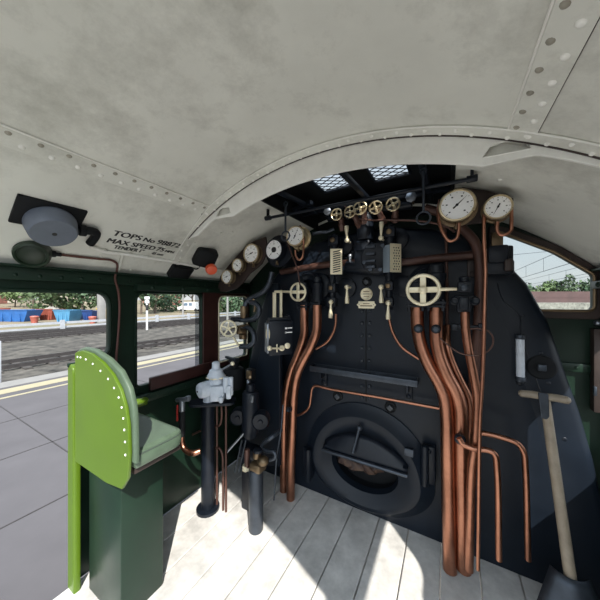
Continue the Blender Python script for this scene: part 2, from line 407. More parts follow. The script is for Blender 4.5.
MB().tube([roof_pt(-1.15 + k * .05, by(-1.15 + k * .05) - .001, .006) for k in range(49)], .0032, n=6, smooth=False).build('flange_highlight', cream2, beam)  # pale tube painted as a highlight on the flange edge
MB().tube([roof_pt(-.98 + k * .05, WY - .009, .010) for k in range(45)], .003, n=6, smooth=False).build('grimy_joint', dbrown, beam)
# cream transverse strip on roof lower left in front of beam + cross seam
mb = MB(); roof_strip(mb, -1.29, -1.0, 1.20, 1.225, th=.004, dz=-.004, n=16)
for px, py in [(213, 222), (224, 224), (232, 232), (221, 233), (275, 203)]:
    p = PR(px, py); mb.rivet(p, roof_n(p.x), .010)
for px, py in [(570, 254), (500, 180)]:
    p = PR(px, py); mb.rivet(p, roof_n(p.x), .012)
struct(mb, 'trim_3', cream, 'short cream roof strip with loose bolt heads', 'trim')
# eaves angle and window rail, left and right
for sgn, nm in ((-1, 'left'), (1, 'right')):
    mb = MB().box((sgn * 1.286, 1.06, 1.735), (.028, 2.11, .075), bevel=.004).box((sgn * 1.262, 1.06, 1.766), (.06, 2.11, .010))
    for k in range(24): mb.rivet((sgn * 1.272, .06 + k * .087, 1.722), (-sgn, 0, 0), .010)
    struct(mb, 'trim_%d' % (6 if sgn < 0 else 7), green, f'dark green riveted eaves angle along the {nm} cab side', 'trim')
    mb = MB().box((sgn * 1.268, 1.53, 1.684), (.05, 1.14, .042), bevel=.004)
    for k in range(5): mb.rivet((sgn * 1.243, 1.06 + k * .24, 1.684), (-sgn, 0, 0), .016, .012)
    struct(mb, 'trim_%d' % (8 if sgn < 0 else 9), green, f'dark green bolted window rail along the {nm} cab side', 'trim')
# beading round the doorway cut-out
path = [V((-1.285, u, v)) for u, v in roundpoly([(.0, 1.642), (.815, 1.642, .085), (.815, 1.24, .09), (.61, 1.24)])][0:]
path = [p for p in path]
mb = MB().tube([p + V((.004, 0, .006 if p.z > 1.6 else 0)) for p in path], .011, smooth=False, n=10)
struct(mb, 'trim_10', green, 'rounded green beading round the left doorway cut-out', 'trim')
# bright green flange on the rear edge of the side sheet
mb = MB().plate(roundpoly([(-1.300, .0), (-1.225, .0), (-1.225, 1.245, .05), (-1.300, 1.245, .01)]), .035, on_y(.632), bevel=.008)
struct(mb, 'trim_11', lime, 'bright green rounded door post behind the seat', 'trim')
# window 2 (side, sliding) pane, window 3 with brown frame
mb = MB().box((-1.315, 1.505, 1.33), (.005, .075, .64)); p2 = None
win = MB().plate(roundpoly([(1.522, .985), (2.11, .985), (2.11, 1.664), (1.522, 1.664)]), .022, on_x(-1.288), [W3], bevel=.004)
o = struct(win, 'window_3', brown, 'small front side window in a brown wooden frame', 'window')
MB().tube([V((-1.274, u, v)) for u, v in W3], .006, smooth=False, closed=True, n=8).build('window_bead', pbrass, o)
MB().plate(W3, .004, on_x(-1.315)).build('pane', pane_m, o)
o = MB().plate(roundpoly([(.972, .998, .03), (1.53, .998, .05), (1.53, 1.66, .05), (.972, 1.66, .06)]), .012, on_x(-1.296), [W2], bevel=.003)
o = struct(o, 'window_2', green, 'side window with a sliding glass pane', 'window')
mb.build('sliding_pane', pane_t, o)
# brown sill board and lower timber rail under window 2
mb = MB().plate(roundpoly([(1.052, .972, .008), (1.60, .972), (1.60, 1.060), (1.052, 1.060, .01)]), .03, on_x(-1.262), bevel=.004)
struct(mb, 'window_sill', brown, 'dark brown wooden sill board below the side window', 'sill')
mb = MB().box((-1.27, 1.42, .93), (.06, 1.1, .055), bevel=.006)
for k in range(14): mb.rivet((-1.24, .94 + k * .075, .93), (1, 0, 0), .006)
struct(mb, 'trim_12', green, 'dark green waist rail with small rivets below the sill', 'trim')
mb = MB().ball((-1.245, .975, .925), .035, (1, 1.6, .7)).box((-1.26, .965, .905), (.05, .12, .03), bevel=.008)
tag(mb.build('rail_bracket', lime), 'sunlit green bracket at the end of waist rail', 'bracket')
# right-hand spectacle window
fr_out = roundpoly([(.77, 1.49, .03), (1.285, 1.49, .04), (1.285, 1.76, .03), (1.11, 1.92, .03), (.86, 2.065, .03), (.77, 2.09, .03)])
mb = MB().plate(fr_out, .03, on_y(2.10), [RW], bevel=.006)
o = struct(mb, 'window_1', dbrown, 'front spectacle window in a brown frame right of the boiler', 'window')
MB().tube([V((u, 2.082, v)) for u, v in RW], .008, smooth=False, closed=True, n=8).build('window_bead', bronze, o)
MB().plate(RW, .004, on_y(2.128)).build('pane', pane_m, o)

# roof ventilator over the hatch
vt = thing('roof_ventilator', 'black roof ventilator with two mesh openings above the boiler', 'ventilator', (.075, 1.5, 2.2))
ZT = 2.375
holes = [[(-.225, 1.45), (.0, 1.445), (.005, 1.68), (-.225, 1.70)], [(.125, 1.46), (.335, 1.46), (.34, 1.70), (.13, 1.71)]]
mb = MB().plate([(HX0 - .02, HY0 - .02), (HX1 + .02, HY0 - .02), (HX1 + .02, HY1 + .02), (HX0 - .02, HY1 + .02)], .012, on_z(ZT), holes)
mb.box((HX0 + .006, (HY0 + HY1) / 2, 2.295), (.016, HY1 - HY0 + .04, .15)).box((HX1 - .006, (HY0 + HY1) / 2, 2.295), (.016, HY1 - HY0 + .04, .15))
mb.box((.075, HY0 + .016, 2.345), (HX1 - HX0 + .04, .016, .06)).box((.075, HY1 + .012, 2.295), (HX1 - HX0 + .04, .016, .15))
mb.build('housing', soot, vt)
for h in holes:
    xa = min(p[0] for p in h); xb = max(p[0] for p in h); ya = min(p[1] for p in h); yb = max(p[1] for p in h)
    g = MB()
    def clip(p, q):
        t0, t1 = 0, 1; d = q - p
        for (pp, dd, lo_, hi_) in ((p.x, d.x, xa, xb), (p.y, d.y, ya, yb)):
            if abs(dd) < 1e-9: continue
            a, b = (lo_ - pp) / dd, (hi_ - pp) / dd
            if a > b: a, b = b, a
            t0, t1 = max(t0, a), min(t1, b)
        return (p + d * t0, p + d * t1) if t1 - t0 > .01 else None
    for k in range(-8, 15):
        for sl in (.62, -.62):
            y = ya + k * .050
            sg = clip(V((xa - .3, y - sl * .3 , ZT - .004)), V((xb + .3, y + sl * (xb - xa + .3), ZT - .004)))
            if sg: g.cyl(sg[0], sg[1], .0028, n=6)
    g.build('mesh_grille', soot, vt)
    f_ = MB()
    for p, q in zip(h, h[1:] + h[:1]): f_.cyl(V((*p, ZT - .008)), V((*q, ZT - .008)), .008, n=6)
    f_.build('grille_frame', black2, vt)
mb = MB()
for (a, b) in [((-.40, 1.2), (-.29, 1.95)), ((.05, 1.25), (.085, 1.95)), ((.42, 1.2), (.44, 1.95)), ((-.46, 1.80), (.55, 1.82)), ((-.46, 1.66), (-.28, 1.60))]:
    mb.box(((a[0] + b[0]) / 2, (a[1] + b[1]) / 2, 2.275), (.03, (V(b) - V(a)).length, .025), M4.Rotation(-math.atan2(b[0] - a[0], b[1] - a[1]), 3, 'Z'), bevel=.003)
mb.build('bracing', black2, vt)

# ================================================================== BOILER BACKHEAD
bh = thing('boiler_backhead', 'black boiler backhead with riveted centre seam filling the cab front', 'boiler', (0, YB, 0))
hw = [(0, 1.285), (.4, 1.27), (.75, 1.217), (.99, 1.166), (1.2, 1.108), (1.48, 1.037), (1.70, .944), (1.81, .865), (1.92, .76), (2.02, .62), (2.09, .44), (2.13, .22)]
out_r = [(h, z) for z, h in hw]
outl = out_r + [(0, 2.14)] + [(-h, z) for h, z in reversed(out_r)]
mb = MB()
# face with a rolled edge: rings from the flat plate out to the flange
rings = []
def inset(poly, d):
    c = V((0, 1.0)); r_ = []
    n = len(poly)
    for i in range(n):
        a = V(poly[i - 1]) if i else V((poly[0][0], poly[0][1] - 1)); b = V(poly[i]); c2 = V(poly[i + 1]) if i < n - 1 else V((poly[-1][0], poly[-1][1] - 1))
        t = (c2 - a).normalized(); nn = V((t.y, -t.x))
        r_.append((b.x - nn.x * d, b.y - nn.y * d))
    return r_
for d, yy in ((.0, .155), (.0, .07), (.008, .028), (.025, .006), (.045, .0), (.13, -.006), (.17, -.004), (.20, .0)):
    rings.append([V((u, YB + yy, max(0, v))) for u, v in inset(outl, d)])
n = len(outl); vs_ = [p for r_ in rings for p in r_]; fs = []
for i in range(len(rings) - 1):
    for k in range(n - 1): fs.append((i * n + k, i * n + k + 1, (i + 1) * n + k + 1, (i + 1) * n + k))
mb.add(vs_, fs)
FC = (PY(366, 470, 1.93).x - .02, .34)
mb.plate([(p.x, p.z) for p in rings[-1]], .003, on_y(YB + .0015), [[(FC[0] + .246 * math.cos(k * math.pi / 32), FC[1] + .246 * math.sin(k * math.pi / 32) * (1 if k < 32 else .68)) for k in range(64)]])
mb.build('backhead_plate', black, bh, angle=50)
# lap joint down the middle and its rivets
xs0 = PY(366, 320, YB).x
rivm = mat('lighter_black_rivets', (.024, .030, .038), .35, var=.2)  # a lighter tone than the backhead plate
MB().box((xs0, YB - .0015, 1.26), (.009, .004, .86)).build('centre_seam', soot, bh)
mb = MB()
for py in (311, 323, 335.5, 348, 361, 372, 386, 397, 407):
    for px in (362, 369.5):
        p = PY(px, py, YB); MB().rivet(p, (0, -1, 0), .015, .014).build('rivet', rivm, bh)
# overlapping cladding sheet edge + loose bolt heads on the right flank
mb = MB().tube([PY(497, 283, YB - .004), PY(503, 300, YB - .004), PY(519, 315, YB - .006), PY(521, 333, YB - .006), PY(545, 405, YB - .004)], .0035, n=6)
for px, py, r in [(523, 316, .012), (540, 353, .014), (548, 383, .014), (520, 383, .018), (564, 439, .016), (498, 287, .01)]:
    mb.rivet(PY(px, py, YB), (0, -1, 0), r, .008)
mb.build('cladding_seam', black2, bh)
plugm = mat('worn_black_plug', (.030, .036, .044), .4, var=.2)
def plug(px, py, R, name, label, sq=.5, m1=soot, m2=None):
    m2 = m2 or plugm
    p = PY(px, py, YB); t = thing(name, label, 'plug', p, 'washout plugs on the backhead')
    MB().lathe(p, (0, -1, 0), [(R, -.002), (R, .010), (R * .82, .014), (R * .78, .008), (R * .2, .008)], 24).build('plug_ring', m1, t)
    MB().box(p + V((0, -.012, 0)), (R * sq * 1.42, .03, R * sq * 1.42), M4.Rotation(math.radians(45), 3, 'Y'), bevel=.003).build('plug_square', m2, t)
    return t
plug(338, 396, .040, 'washout_plug', 'round black washout plug below the left end of the tool shelf', .62)
plug(390.5, 407, .040, 'washout_plug', 'round black washout plug right of the firehole arch top', .62)
plug(367, 282, .036, 'washout_plug', 'black washout plug just above the round brass plate', .6)
p = PY(541, 367, YB); t = thing('washout_plug', 'large black washout plug beside the grey glass on right flank', 'plug', p, 'washout plugs on the backhead')
MB().lathe(p, (0, -1, 0), [(.068, -.004), (.068, .008), (.06, .014), (.03, .012), (.03, .018), (.005, .018)], 32).build('plug_ring', soot, t)
MB().box(p + V((0, -.018, 0)), (.036, .02, .036), bevel=.004).build('plug_square', dsteel, t)

# brass plates
p = PY(366.5, 294, YB); t = thing('maker_plate', 'round pale brass plate on the boiler centre line', 'plate', p)
MB().lathe(p, (0, -1, 0), [(.047, -.002), (.047, .004), (.043, .007), (.040, .005), (.005, .005)], 32).build('plate_disc', pbrass, t)
mb = MB()
for k, wd in ((.018, .045), (.0, .05), (-.018, .04)):
    mb.box(p + V((0, -.006, k)), (wd, .002, .006))
for sx in (-1, 1): mb.rivet(p + V((sx * .034, -.005, 0)), (0, -1, 0), .004)
mb.build('raised_text_bars', bronze, t)
p = PY(366.5, 304.8, YB); t = thing('number_plate', 'oblong pale brass plate with pointed ends below the round plate', 'plate', p)
pl = [(-.075, 0), (-.062, .012), (-.06, .027), (.06, .027), (.062, .012), (.075, 0), (.062, -.012), (.06, -.027), (-.06, -.027), (-.062, -.012)]
MB().plate([(p.x + u, p.z + v) for u, v in pl], .008, on_y(p.y - .003), bevel=.002).build('plate_body', pbrass, t)
mb = MB().box(p + V((0, -.0075, .009)), (.05, .002, .005)).box(p + V((0, -.0075, -.008)), (.09, .002, .008))
for sx in (-1, 1): mb.rivet(p + V((sx * .055, -.006, 0)), (0, -1, 0), .005)
mb.build('raised_text_bars', bronze, t)

# tool shelf above the firehole
a, b = PY(311, 367, 1.87), PY(417, 381, 1.87); zc = (a.z + b.z) / 2
t = thing('tool_shelf', 'long black steel shelf bracketed to the boiler above the firehole', 'shelf', ((a.x + b.x) / 2, YB, zc))
L = b.x - a.x
mb = MB().box(((a.x + b.x) / 2, 1.90, zc - .03), (L, .095, .008), bevel=.002).box(((a.x + b.x) / 2, 1.855, zc - .012), (L, .008, .042), bevel=.002)
mb.box(((a.x + b.x) / 2, 1.945, zc - .012), (L, .008, .042)).box((a.x, 1.90, zc - .012), (.008, .095, .042)).box((b.x, 1.90, zc - .012), (.008, .095, .042))
mb.build('tray', dsteel, t)
for px in (325, 409):
    q = PY(px, 385, YB); m = MB().box((q.x, 1.935, zc - .09), (.045, .012, .15), bevel=.004).box((q.x, 1.90, zc - .055), (.012, .09, .05))
    m.rivet((q.x, 1.929, zc - .13), (0, -1, 0), .017, .012); m.build('bracket', black2, t)

# firehole
fc = V((PY(366, 470, 1.93).x - .02, YB, .34)); R = .45
t = thing('firehole_door', 'large round black firehole mouth with raised dish and hinged flap', 'firehole door', (fc.x, YB, fc.z - R))
def squash(m):                                          # the lower half of the mouth is flatter, ending at the floor
    for v in m.v:
        if v.z < fc.z: v.z = fc.z - (fc.z - v.z) * .68
    return m
ring_ = MB().lathe(fc, (0, -1, 0), [(R + .03, -.01), (R + .028, .012), (R, .026), (R - .03, .05), (R - .055, .072), (R - .09, .075), (R - .13, .06), (R - .20, .03), (.245, .012), (.235, -.02)], 64, cap=False)
squash(ring_).build('dish_ring', black, t)
def hole_pt(a, rx=.235, rz=.20): return (fc.x + rx * math.cos(a), fc.z + .0 + rz * math.sin(a))
squash(MB().lathe(fc + V((0, -.004, 0)), (0, -1, 0), [(.250, 0), (.250, -.10), (.001, -.10)], 48, cap=False)).build('fire_tunnel', soot, t)
# half-open flap: a curved lens plate across the upper opening
ca, cb = PY(324, 445, 1.86), PY(408, 459, 1.86)
xm = (ca.x + cb.x) / 2; hwid = (cb.x - ca.x) / 2
vs_ = []; fs = []
NN = 20
for k in range(NN + 1):
    u = -1 + 2 * k / NN; x = xm + u * hwid
    zt = .50 + .12 * (1 - u * u); zb = .45 - .0 * u
    for (z, y) in ((zt, 1.885), (zt - .03, 1.865), (zb + .03, 1.845), (zb, 1.835)):
        vs_.append(V((x, y - .02 * (1 - u * u), z)))
for k in range(NN):
    for j in range(3): fs.append((k * 4 + j, k * 4 + j + 1, k * 4 + j + 5, k * 4 + j + 4))
dpl = MB().add(vs_, fs); fl_ = dpl.build('flap_door', black2, t)
sm = fl_.modifiers.new('solid', 'SOLIDIFY'); sm.thickness = .02
MB().tube([V((xm + u * hwid, 1.825 - .02 * (1 - u * u), .448 + .012 * (1 - u * u))) for u in [-1 + .2 * k for k in range(11)]], .013, n=8).build('flap_lip', dsteel, t)
s0 = PY(359.5, 428, 1.85); s1 = PY(353, 452, 1.80)
MB().cyl(s0, s1, .010, n=10).ball(s0, .02).ball(s1, .013).build('flap_handle', dsteel, t)
for px, sx in ((309, -1), (429, 1)):
    q = PY(px, 455, 1.93); m = MB().box((q.x, 1.915, q.z - .05), (.085, .05, .25), bevel=.015).cyl((q.x - sx * .02, 1.88, q.z - .18), (q.x - sx * .02, 1.88, q.z + .08), .022, bev=.004)
    m.rivet((q.x, 1.89, q.z + .045), (0, -1, 0), .018, .012); m.build('hinge_block', black2, t)
q = PY(409, 452, 1.87); MB().box(q, (.06, .03, .05), bevel=.006).build('latch', dsteel, t)
# clinker in the firehole mouth
lumps = [(-.10, -.10, .075), (-.03, -.12, .08), (.06, -.13, .075), (-.16, -.06, .05), (.12, -.11, .06), (.0, -.04, .05), (-.07, -.02, .045)]
for i, (dx, dz, r) in enumerate(lumps):
    b = bmesh.new(); bmesh.ops.create_icosphere(b, subdivisions=2, radius=r); rr = random.Random(i)
    for v in b.verts: v.co *= rr.uniform(.78, 1.12); v.co.z *= .8
    o = MB().bm(b, M4.Translation(fc + V((dx - .03, -.02 + .02 * (i % 3), dz + .14)))).build('clinker_lump', coalm)
    tag(o, 'brown and gold clinker lump inside the firehole mouth', 'clinker', 'clinker lumps in the firehole')

# ================================================================== PIPES
def pipe(pix, r, name, label, m=copper, y=None, cat='pipe', n=16, group=None):
    pts = [PY(q[0], q[1], q[2] if len(q) > 2 else y) for q in pix]
    o = MB().tube(pts, r, n=n, res=7).build(name, m); return tag(o, label, cat, group)
PYP = 1.83
IG = 'injector steam pipes'
pipe([(304.5, 305), (304.3, 320), (304, 335), (297.5, 356), (291, 372), (286.5, 392), (284.5, 412), (284, 437), (284, 469), (283, 560)], .034, 'copper_pipe', 'thick copper pipe, outer one of the left pair beside the firehole', y=PYP)
pipe([(317.3, 305), (317.3, 318), (316.5, 331), (311, 346), (302.5, 362), (297, 375), (294, 394), (292, 437), (291, 469), (290, 560)], .034, 'copper_pipe', 'thick copper pipe, inner one of the left pair beside the firehole', y=PYP - .05)
pipe([(417, 305), (417.3, 318), (418, 331), (422, 349), (430, 367), (438, 381), (444.5, 396), (447, 416), (447.5, 440), (448, 469), (450, 570)], .037, 'copper_pipe', 'thick copper pipe right of the firehole, leftmost of the bundle', y=1.74)
pipe([(436, 305), (436, 322), (436.5, 341), (440, 357), (447.5, 376), (456, 392), (460, 406), (461, 430), (462, 469), (464, 570)], .037, 'copper_pipe', 'thick copper pipe second from left in the right bundle with a clamp', y=1.74)
pipe([(447, 326, 1.86), (447, 345), (452, 362), (460, 380), (468.5, 398), (470, 416), (467, 445), (463, 470), (461, 570)], .021, 'copper_pipe', 'medium copper pipe third from left in the right bundle', y=1.80)
pipe([(465, 312), (465.5, 328), (468, 347), (473, 372), (477, 395), (477, 415), (475, 445), (472, 469), (469, 570)], .021, 'copper_pipe', 'copper pipe dropping from the double-eared valve on the right', y=1.66)
pipe([(425, 208), (445, 215), (462, 228), (475, 243), (479.5, 262), (479.5, 296), (478, 330), (473, 385), (468, 470), (466, 570)], .027, 'steam_pipe', 'long dark tarnished copper pipe curving down behind the right gauges', dcopper, y=1.85)
pipe([(484, 214), (484, 240), (485.5, 270), (485, 296), (482.5, 377), (480, 420), (479, 469), (478, 570)], .0085, 'gauge_feed_pipe', 'thin copper line running straight down from the small right gauge', y=1.58)
pipe([(481, 433), (492, 435), (508, 439.5), (518, 444), (523.5, 452), (525.5, 469), (528, 560)], .014, 'copper_pipe', 'slim copper pipe bending over below the shovel on the right', y=1.76)
pipe([(459, 438), (463, 444), (475, 449), (488, 450.5), (494.5, 454), (497, 469), (499, 560)], .014, 'copper_pipe', 'slim copper branch pipe leaving the clamp at lower right', y=1.62)
pipe([(336, 314), (335.5, 325), (333, 333), (327, 342), (316, 349)], .010, 'drain_pipe', 'thin copper drain pipe curving from the left water gauge', y=1.88)
pipe([(389, 314), (390, 323), (393.5, 334), (402, 347), (419, 359)], .010, 'drain_pipe', 'thin copper drain pipe curving from the right water gauge', y=1.86)
pipe([(290, 408), (291, 414), (296, 415.5), (303, 413), (309, 407), (311, 396), (312.2, 388.5), (315, 386), (330, 389), (380, 397.5), (443, 409)], .010, 'copper_pipe', 'thin copper line stepping across the boiler under the tool shelf', y=1.87)
pipe([(440, 338), (448, 345), (459, 352.5), (472, 355.5), (484, 353.5), (492, 346), (493, 338), (488, 331), (478, 328.5), (470, 329)], .0042, 'capillary_tube', 'hair-thin bronze capillary looping across the right pipe bundle', dcopper, y=1.60)
pipe([(281, 272), (303, 268.2), (327, 264.6), (360, 262), (393, 263), (440, 258), (492, 253)], .026, 'cross_pipe', 'horizontal dark brown pipe crossing the boiler behind the gauges', dcopper, y=1.88)
pipe([(345, 206), (350, 213), (360, 219), (390, 220), (420, 221), (445, 226), (455, 232)], .007, 'copper_pipe', 'thin dull copper line running right from the brass manifold', dcopper, y=1.78)
pipe([(286, 238), (291, 252), (297, 268), (300, 285)], .005, 'copper_pipe', 'thin copper line slanting down from the left boiler gauge', dcopper, y=1.60)
pipe([(313, 234), (320, 232.5), (327, 232), (334, 229)], .011, 'union_pipe', 'ribbed dull steel union pipe right of the left boiler gauge', dsteel, y=1.75)
pipe([(444, 222), (446, 240), (446.5, 262), (447, 300), (447, 328)], .009, 'copper_pipe', 'thin dark line dropping behind the right steam valve', dcopper, y=1.90)
# clamps
def clamp(px, py, y, r, name, label, nrm=(0, -1, 0)):
    p = PY(px, py, y); t = thing(name, label, 'clamp', p)
    MB().lathe(p + V((0, .01, 0)), nrm, [(r, 0), (r, .02), (r * .8, .026), (r * .3, .026)], 18).build('clamp_body', black2, t)
    MB().hexnut(p + V((0, -.014, 0)), p + V((0, -.03, 0)), r * .55).build('nut', dsteel, t)
clamp(289.5, 409, 1.74, .022, 'pipe_clamp', 'small black clamp on the left copper pipe pair')
clamp(460, 439, 1.68, .028, 'pipe_clamp', 'dark clamp on the second thick pipe at lower right')
clamp(418.5, 328.5, 1.69, .026, 'pipe_clamp', 'round black stub on the thick pipe under the right wheel')
clamp(436, 329, 1.69, .026, 'pipe_clamp', 'round black stub on the second pipe near the capillary')
p0, p1 = PY(455, 327, 1.70), PY(482, 327, 1.70)
tag(MB().box((p0 + p1) / 2, (p1.x - p0.x, .03, .022), bevel=.004).box(p0, (.03, .045, .035), bevel=.004).box(p1, (.035, .045, .038), bevel=.004).build('pipe_clip', black2), 'black cross clip holding the right pipes below the eared valve', 'clip')

# ================================================================== HANDWHEELS AND VALVES
def wheel(parent, c, R, nrm, m, r=None, spokes=4, a0=0.0, hub=.28, flat=.16, wname='handwheel'):
    r = r or R * .12; fr = frame_of(nrm)
    h = MB().torus(c, nrm, R - r, r).build(wname, m, parent)
    MB().lathe(V(c) - V(nrm).normalized() * R * .12, nrm, [(R * hub * .8, 0), (R * hub, R * .06), (R * hub, R * .2), (R * hub * .6, R * .28), (R * .05, R * .3)], 18).build('hub', m, h)
    for k in range(spokes):
        a = a0 + 2 * math.pi * k / spokes; d = fr @ V((math.cos(a), math.sin(a), 0)); tt = fr @ V((-math.sin(a), math.cos(a), 0))
        rot = M4((d, tt, V(nrm).normalized())).transposed()
        MB().box(V(c) + d * (R * .55), (R * .72, R * flat * 2, R * .10), rot, bevel=R * .03).build('spoke', m, h)
    return h
def cross_wheel_valve(px, py, yw, R, name, label, flanges, hside, bodies, pipes_y):
    c = PY(px, py, yw); base = V((c.x, pipes_y, c.z - .12))
    t = thing(name, label, 'valve', base)
    wheel(t, c, R, (0, -1, 0), pbrass, r=R * .11, hub=.26, flat=.17)
    MB().cyl(c, V((c.x, pipes_y + .03, c.z)), .018, bev=.003).build('spindle', bronze, t)
    q = PY(hside[0], hside[1], yw); MB().cyl(c + (q - c).normalized() * R * .9, q, .010, .008, bev=.002).build('wheel_handle', pbrass, t)
    for (fx, fy, fw) in flanges:
        p = PY(fx, fy, pipes_y); m = MB().box(p, (fw, .10, .016), bevel=.003).box(p + V((0, 0, -.022)), (fw * .96, .095, .014), bevel=.003)
        for sx in (-1, 1): m.hexnut(p + V((sx * fw * .36, -.035, -.05)), p + V((sx * fw * .36, -.035, .018)), .010)
        m.build('flange', black2, t)
    for (bx, by, br, h) in bodies:
        p = PY(bx, by, pipes_y); MB().lathe(p, (0, 0, 1), [(br, 0), (br, h * .55), (br * 1.12, h * .6), (br * 1.12, h * .72), (br * .9, h * .76), (br * .85, h * .95), (br * .6, h)], 20).build('body', black2, t)
    return t
t = cross_wheel_valve(298, 292, 1.70, .073, 'steam_valve', 'black steam valve with pale brass cross-spoked wheel left of centre',
    [(304.5, 304, .10), (317.5, 304, .09)], (279, 291.5), [(304.5, 302, .042, .16), (317.5, 302, .042, .20)], 1.83)
mb = MB().tube([PY(317.5, 288, 1.84), PY(316, 280, 1.86), PY(309, 277, 1.88), PY(303, 279, 1.86)], .036, n=14); mb.build('elbow', black2, t)
MB().lathe(PY(320, 286, 1.93), (0, -1, 0), [(.105, -.02), (.105, .03), (.08, .045), (.02, .045)], 32).build('mounting_flange', black, t)
t = cross_wheel_valve(423, 289.8, 1.58, .090, 'steam_valve', 'black steam valve with large pale brass cross-spoked wheel right of centre',
    [(416.5, 302.5, .105), (436, 302.5, .105)], (457, 289), [(417, 301, .045, .15), (436.5, 301, .047, .22)], 1.74)
MB().tube([PY(417, 288, 1.78), PY(420, 276, 1.84), PY(428, 273, 1.86), PY(436, 277, 1.80)], .034, n=14).build('elbow', black2, t)
MB().lathe(PY(427, 282, 1.92), (0, -1, 0), [(.11, -.02), (.11, .03), (.085, .045), (.02, .045)], 32).build('mounting_flange', black, t)

# double-eared valve
p = PY(464, 295, 1.68); t = thing('check_valve', 'black valve with two bolted ears right of the large brass wheel', 'valve', p + V((0, 0, -.1)))
s = pm(p)
MB().box(PY(464.5, 287, 1.68), (s * 12, .07, s * 11), bevel=.008).build('cap_block', black2, t)
MB().lathe(PY(464.5, 287, 1.645), (0, -1, 0), [(s * 3.6, 0), (s * 3.6, .012), (s * 2, .018)], 18).build('boss', dsteel, t)
MB().lathe(PY(464.5, 282, 1.68), (0, 0, 1), [(s * 4.5, -.005), (s * 4.5, .01), (s * 5, .012), (s * 5, .025), (s * 2, .03)], 18).build('screw_cap', black2, t)
m = MB().box(PY(464, 305, 1.68), (s * 13, .06, s * 16), bevel=.014).box(PY(464, 303.5, 1.645), (s * 7.5, .03, s * 13), bevel=.008); m.build('body', black2, t)
for px in (454.5, 475):
    q = PY(px, 301, 1.66); MB().lathe(q, (0, -1, 0), [(s * 4.2, -.02), (s * 4.2, .008), (s * 3.2, .012), (s * 2, .008), (s * .4, .008)], 18).build('bolted_ear', black2, t)
MB().box(PY(464.5, 298, 1.675), (s * 20, .03, s * 5.5), bevel=.01).build('ear_bridge', black2, t)

# five brass wheels of the steam manifold
mz = PY(365, 211, 1.82)
t0 = thing('steam_manifold', 'black steam manifold bar carrying five brass wheels above the boiler', 'manifold', mz)
A_, B_ = PY(328, 216, 1.84), PY(412, 201, 1.84)
A_.z = B_.z = mz.z
MB().cyl(A_, B_, .030, bev=.006).build('bar', black2, t0)
MB().cyl(V((.02, 1.86, mz.z - .2)), V((.02, 1.86, mz.z)), .06, bev=.008).cyl(V((.02, 1.88, 1.95)), V((.02, 1.88, 2.0)), .09).build('pedestal', black2, t0)
names = ['first from the left', 'second from the left', 'middle one', 'fourth from the left', 'rightmost one']
for i, (px, py, R_) in enumerate([(336.5, 214.5, 6.3), (350, 211.8, 6.3), (360, 208, 7.2), (375.5, 207.5, 7.0), (393, 204.3, 7.2)]):
    c = PY(px, py, 1.68 - .0 * i); R_m = R_ * pm(c)
    t = thing('manifold_valve', f'small brass four-spoked valve wheel on the manifold, {names[i]}', 'valve', c + V((0, .1, -.02)), 'brass manifold wheels')
    wheel(t, c, R_m, (0, -1, 0), brass, r=R_m * .12, hub=.24, flat=.15, a0=.1 * i)
    MB().cyl(c, c + V((0, .16, 0)), .009, n=12).hexnut(c + V((0, .04, 0)), c + V((0, .075, 0)), .02).build('spindle', bronze, t)
    d = V((.02 if i % 2 else -.01, .05, -.055)); MB().cyl(c + V((0, .08, 0)), c + V((0, .08, 0)) + d, .019, bev=.003).hexnut(c + V((0, .08, 0)) + d * .6, c + V((0, .08, 0)) + d * 1.25, .024).build('union', dcopper, t)
for px, py, r, lb in ((327.5, 211.5, .028, 'small grey round knob left of the five brass wheels'), (411, 197, .032, 'small grey knob right of the brass wheels by the rod')):
    c = PY(px, py, 1.70); t = thing('valve_knob', lb, 'knob', c + V((0, .06, 0)))
    MB().lathe(c, (0, -1, 0), [(r * .6, -.012), (r, -.006), (r, .006), (r * .6, .012), (r * .1, .012)], 8).build('knob', steel, t)
    MB().cyl(c, c + V((0, .12, 0)), .008, n=10).build('stem', bronze, t)

# whistle rod with pulls
ra, rb = PY(268, 217.5, 1.45), PY(472, 179.5, 1.45); rb.z = ra.z = (ra.z + rb.z) / 2
t = thing('whistle_rod', 'long black whistle rod spanning the cab under the ventilator', 'rod', (ra + rb) / 2)
MB().cyl(ra, rb, .010, n=12).build('rod', black2, t)
for q in (ra, rb): MB().cyl(q + V((-.022, 0, 0)), q + V((.022, 0, 0)), .016, bev=.003).box(q + V((0, 0, .03)), (.014, .02, .06), bevel=.003).build('bearing', black2, t)
def pull(px, pt, pb, R_, name, label, yy=1.43):
    a, b = PY(px, pt, yy), PY(px, pb, yy); t = thing(name, label, 'pull handle', b)
    MB().cyl(a, b + V((0, 0, R_)), .0065, n=10).torus(a, (0, 1, 0), .014, .004, 16, 6).build('pull_rod', dsteel, t)
    MB().torus(b, (0, -1, 0), R_, .005, 28, 8).build('ring', dsteel, t)
pull(423.5, 171, 218, .031, 'whistle_pull', 'black pull ring hanging from the rod beside the large gauge')
pull(285.5, 204, 236, .030, 'whistle_pull', 'black pull ring hanging in front of the left boiler gauge', 1.42)

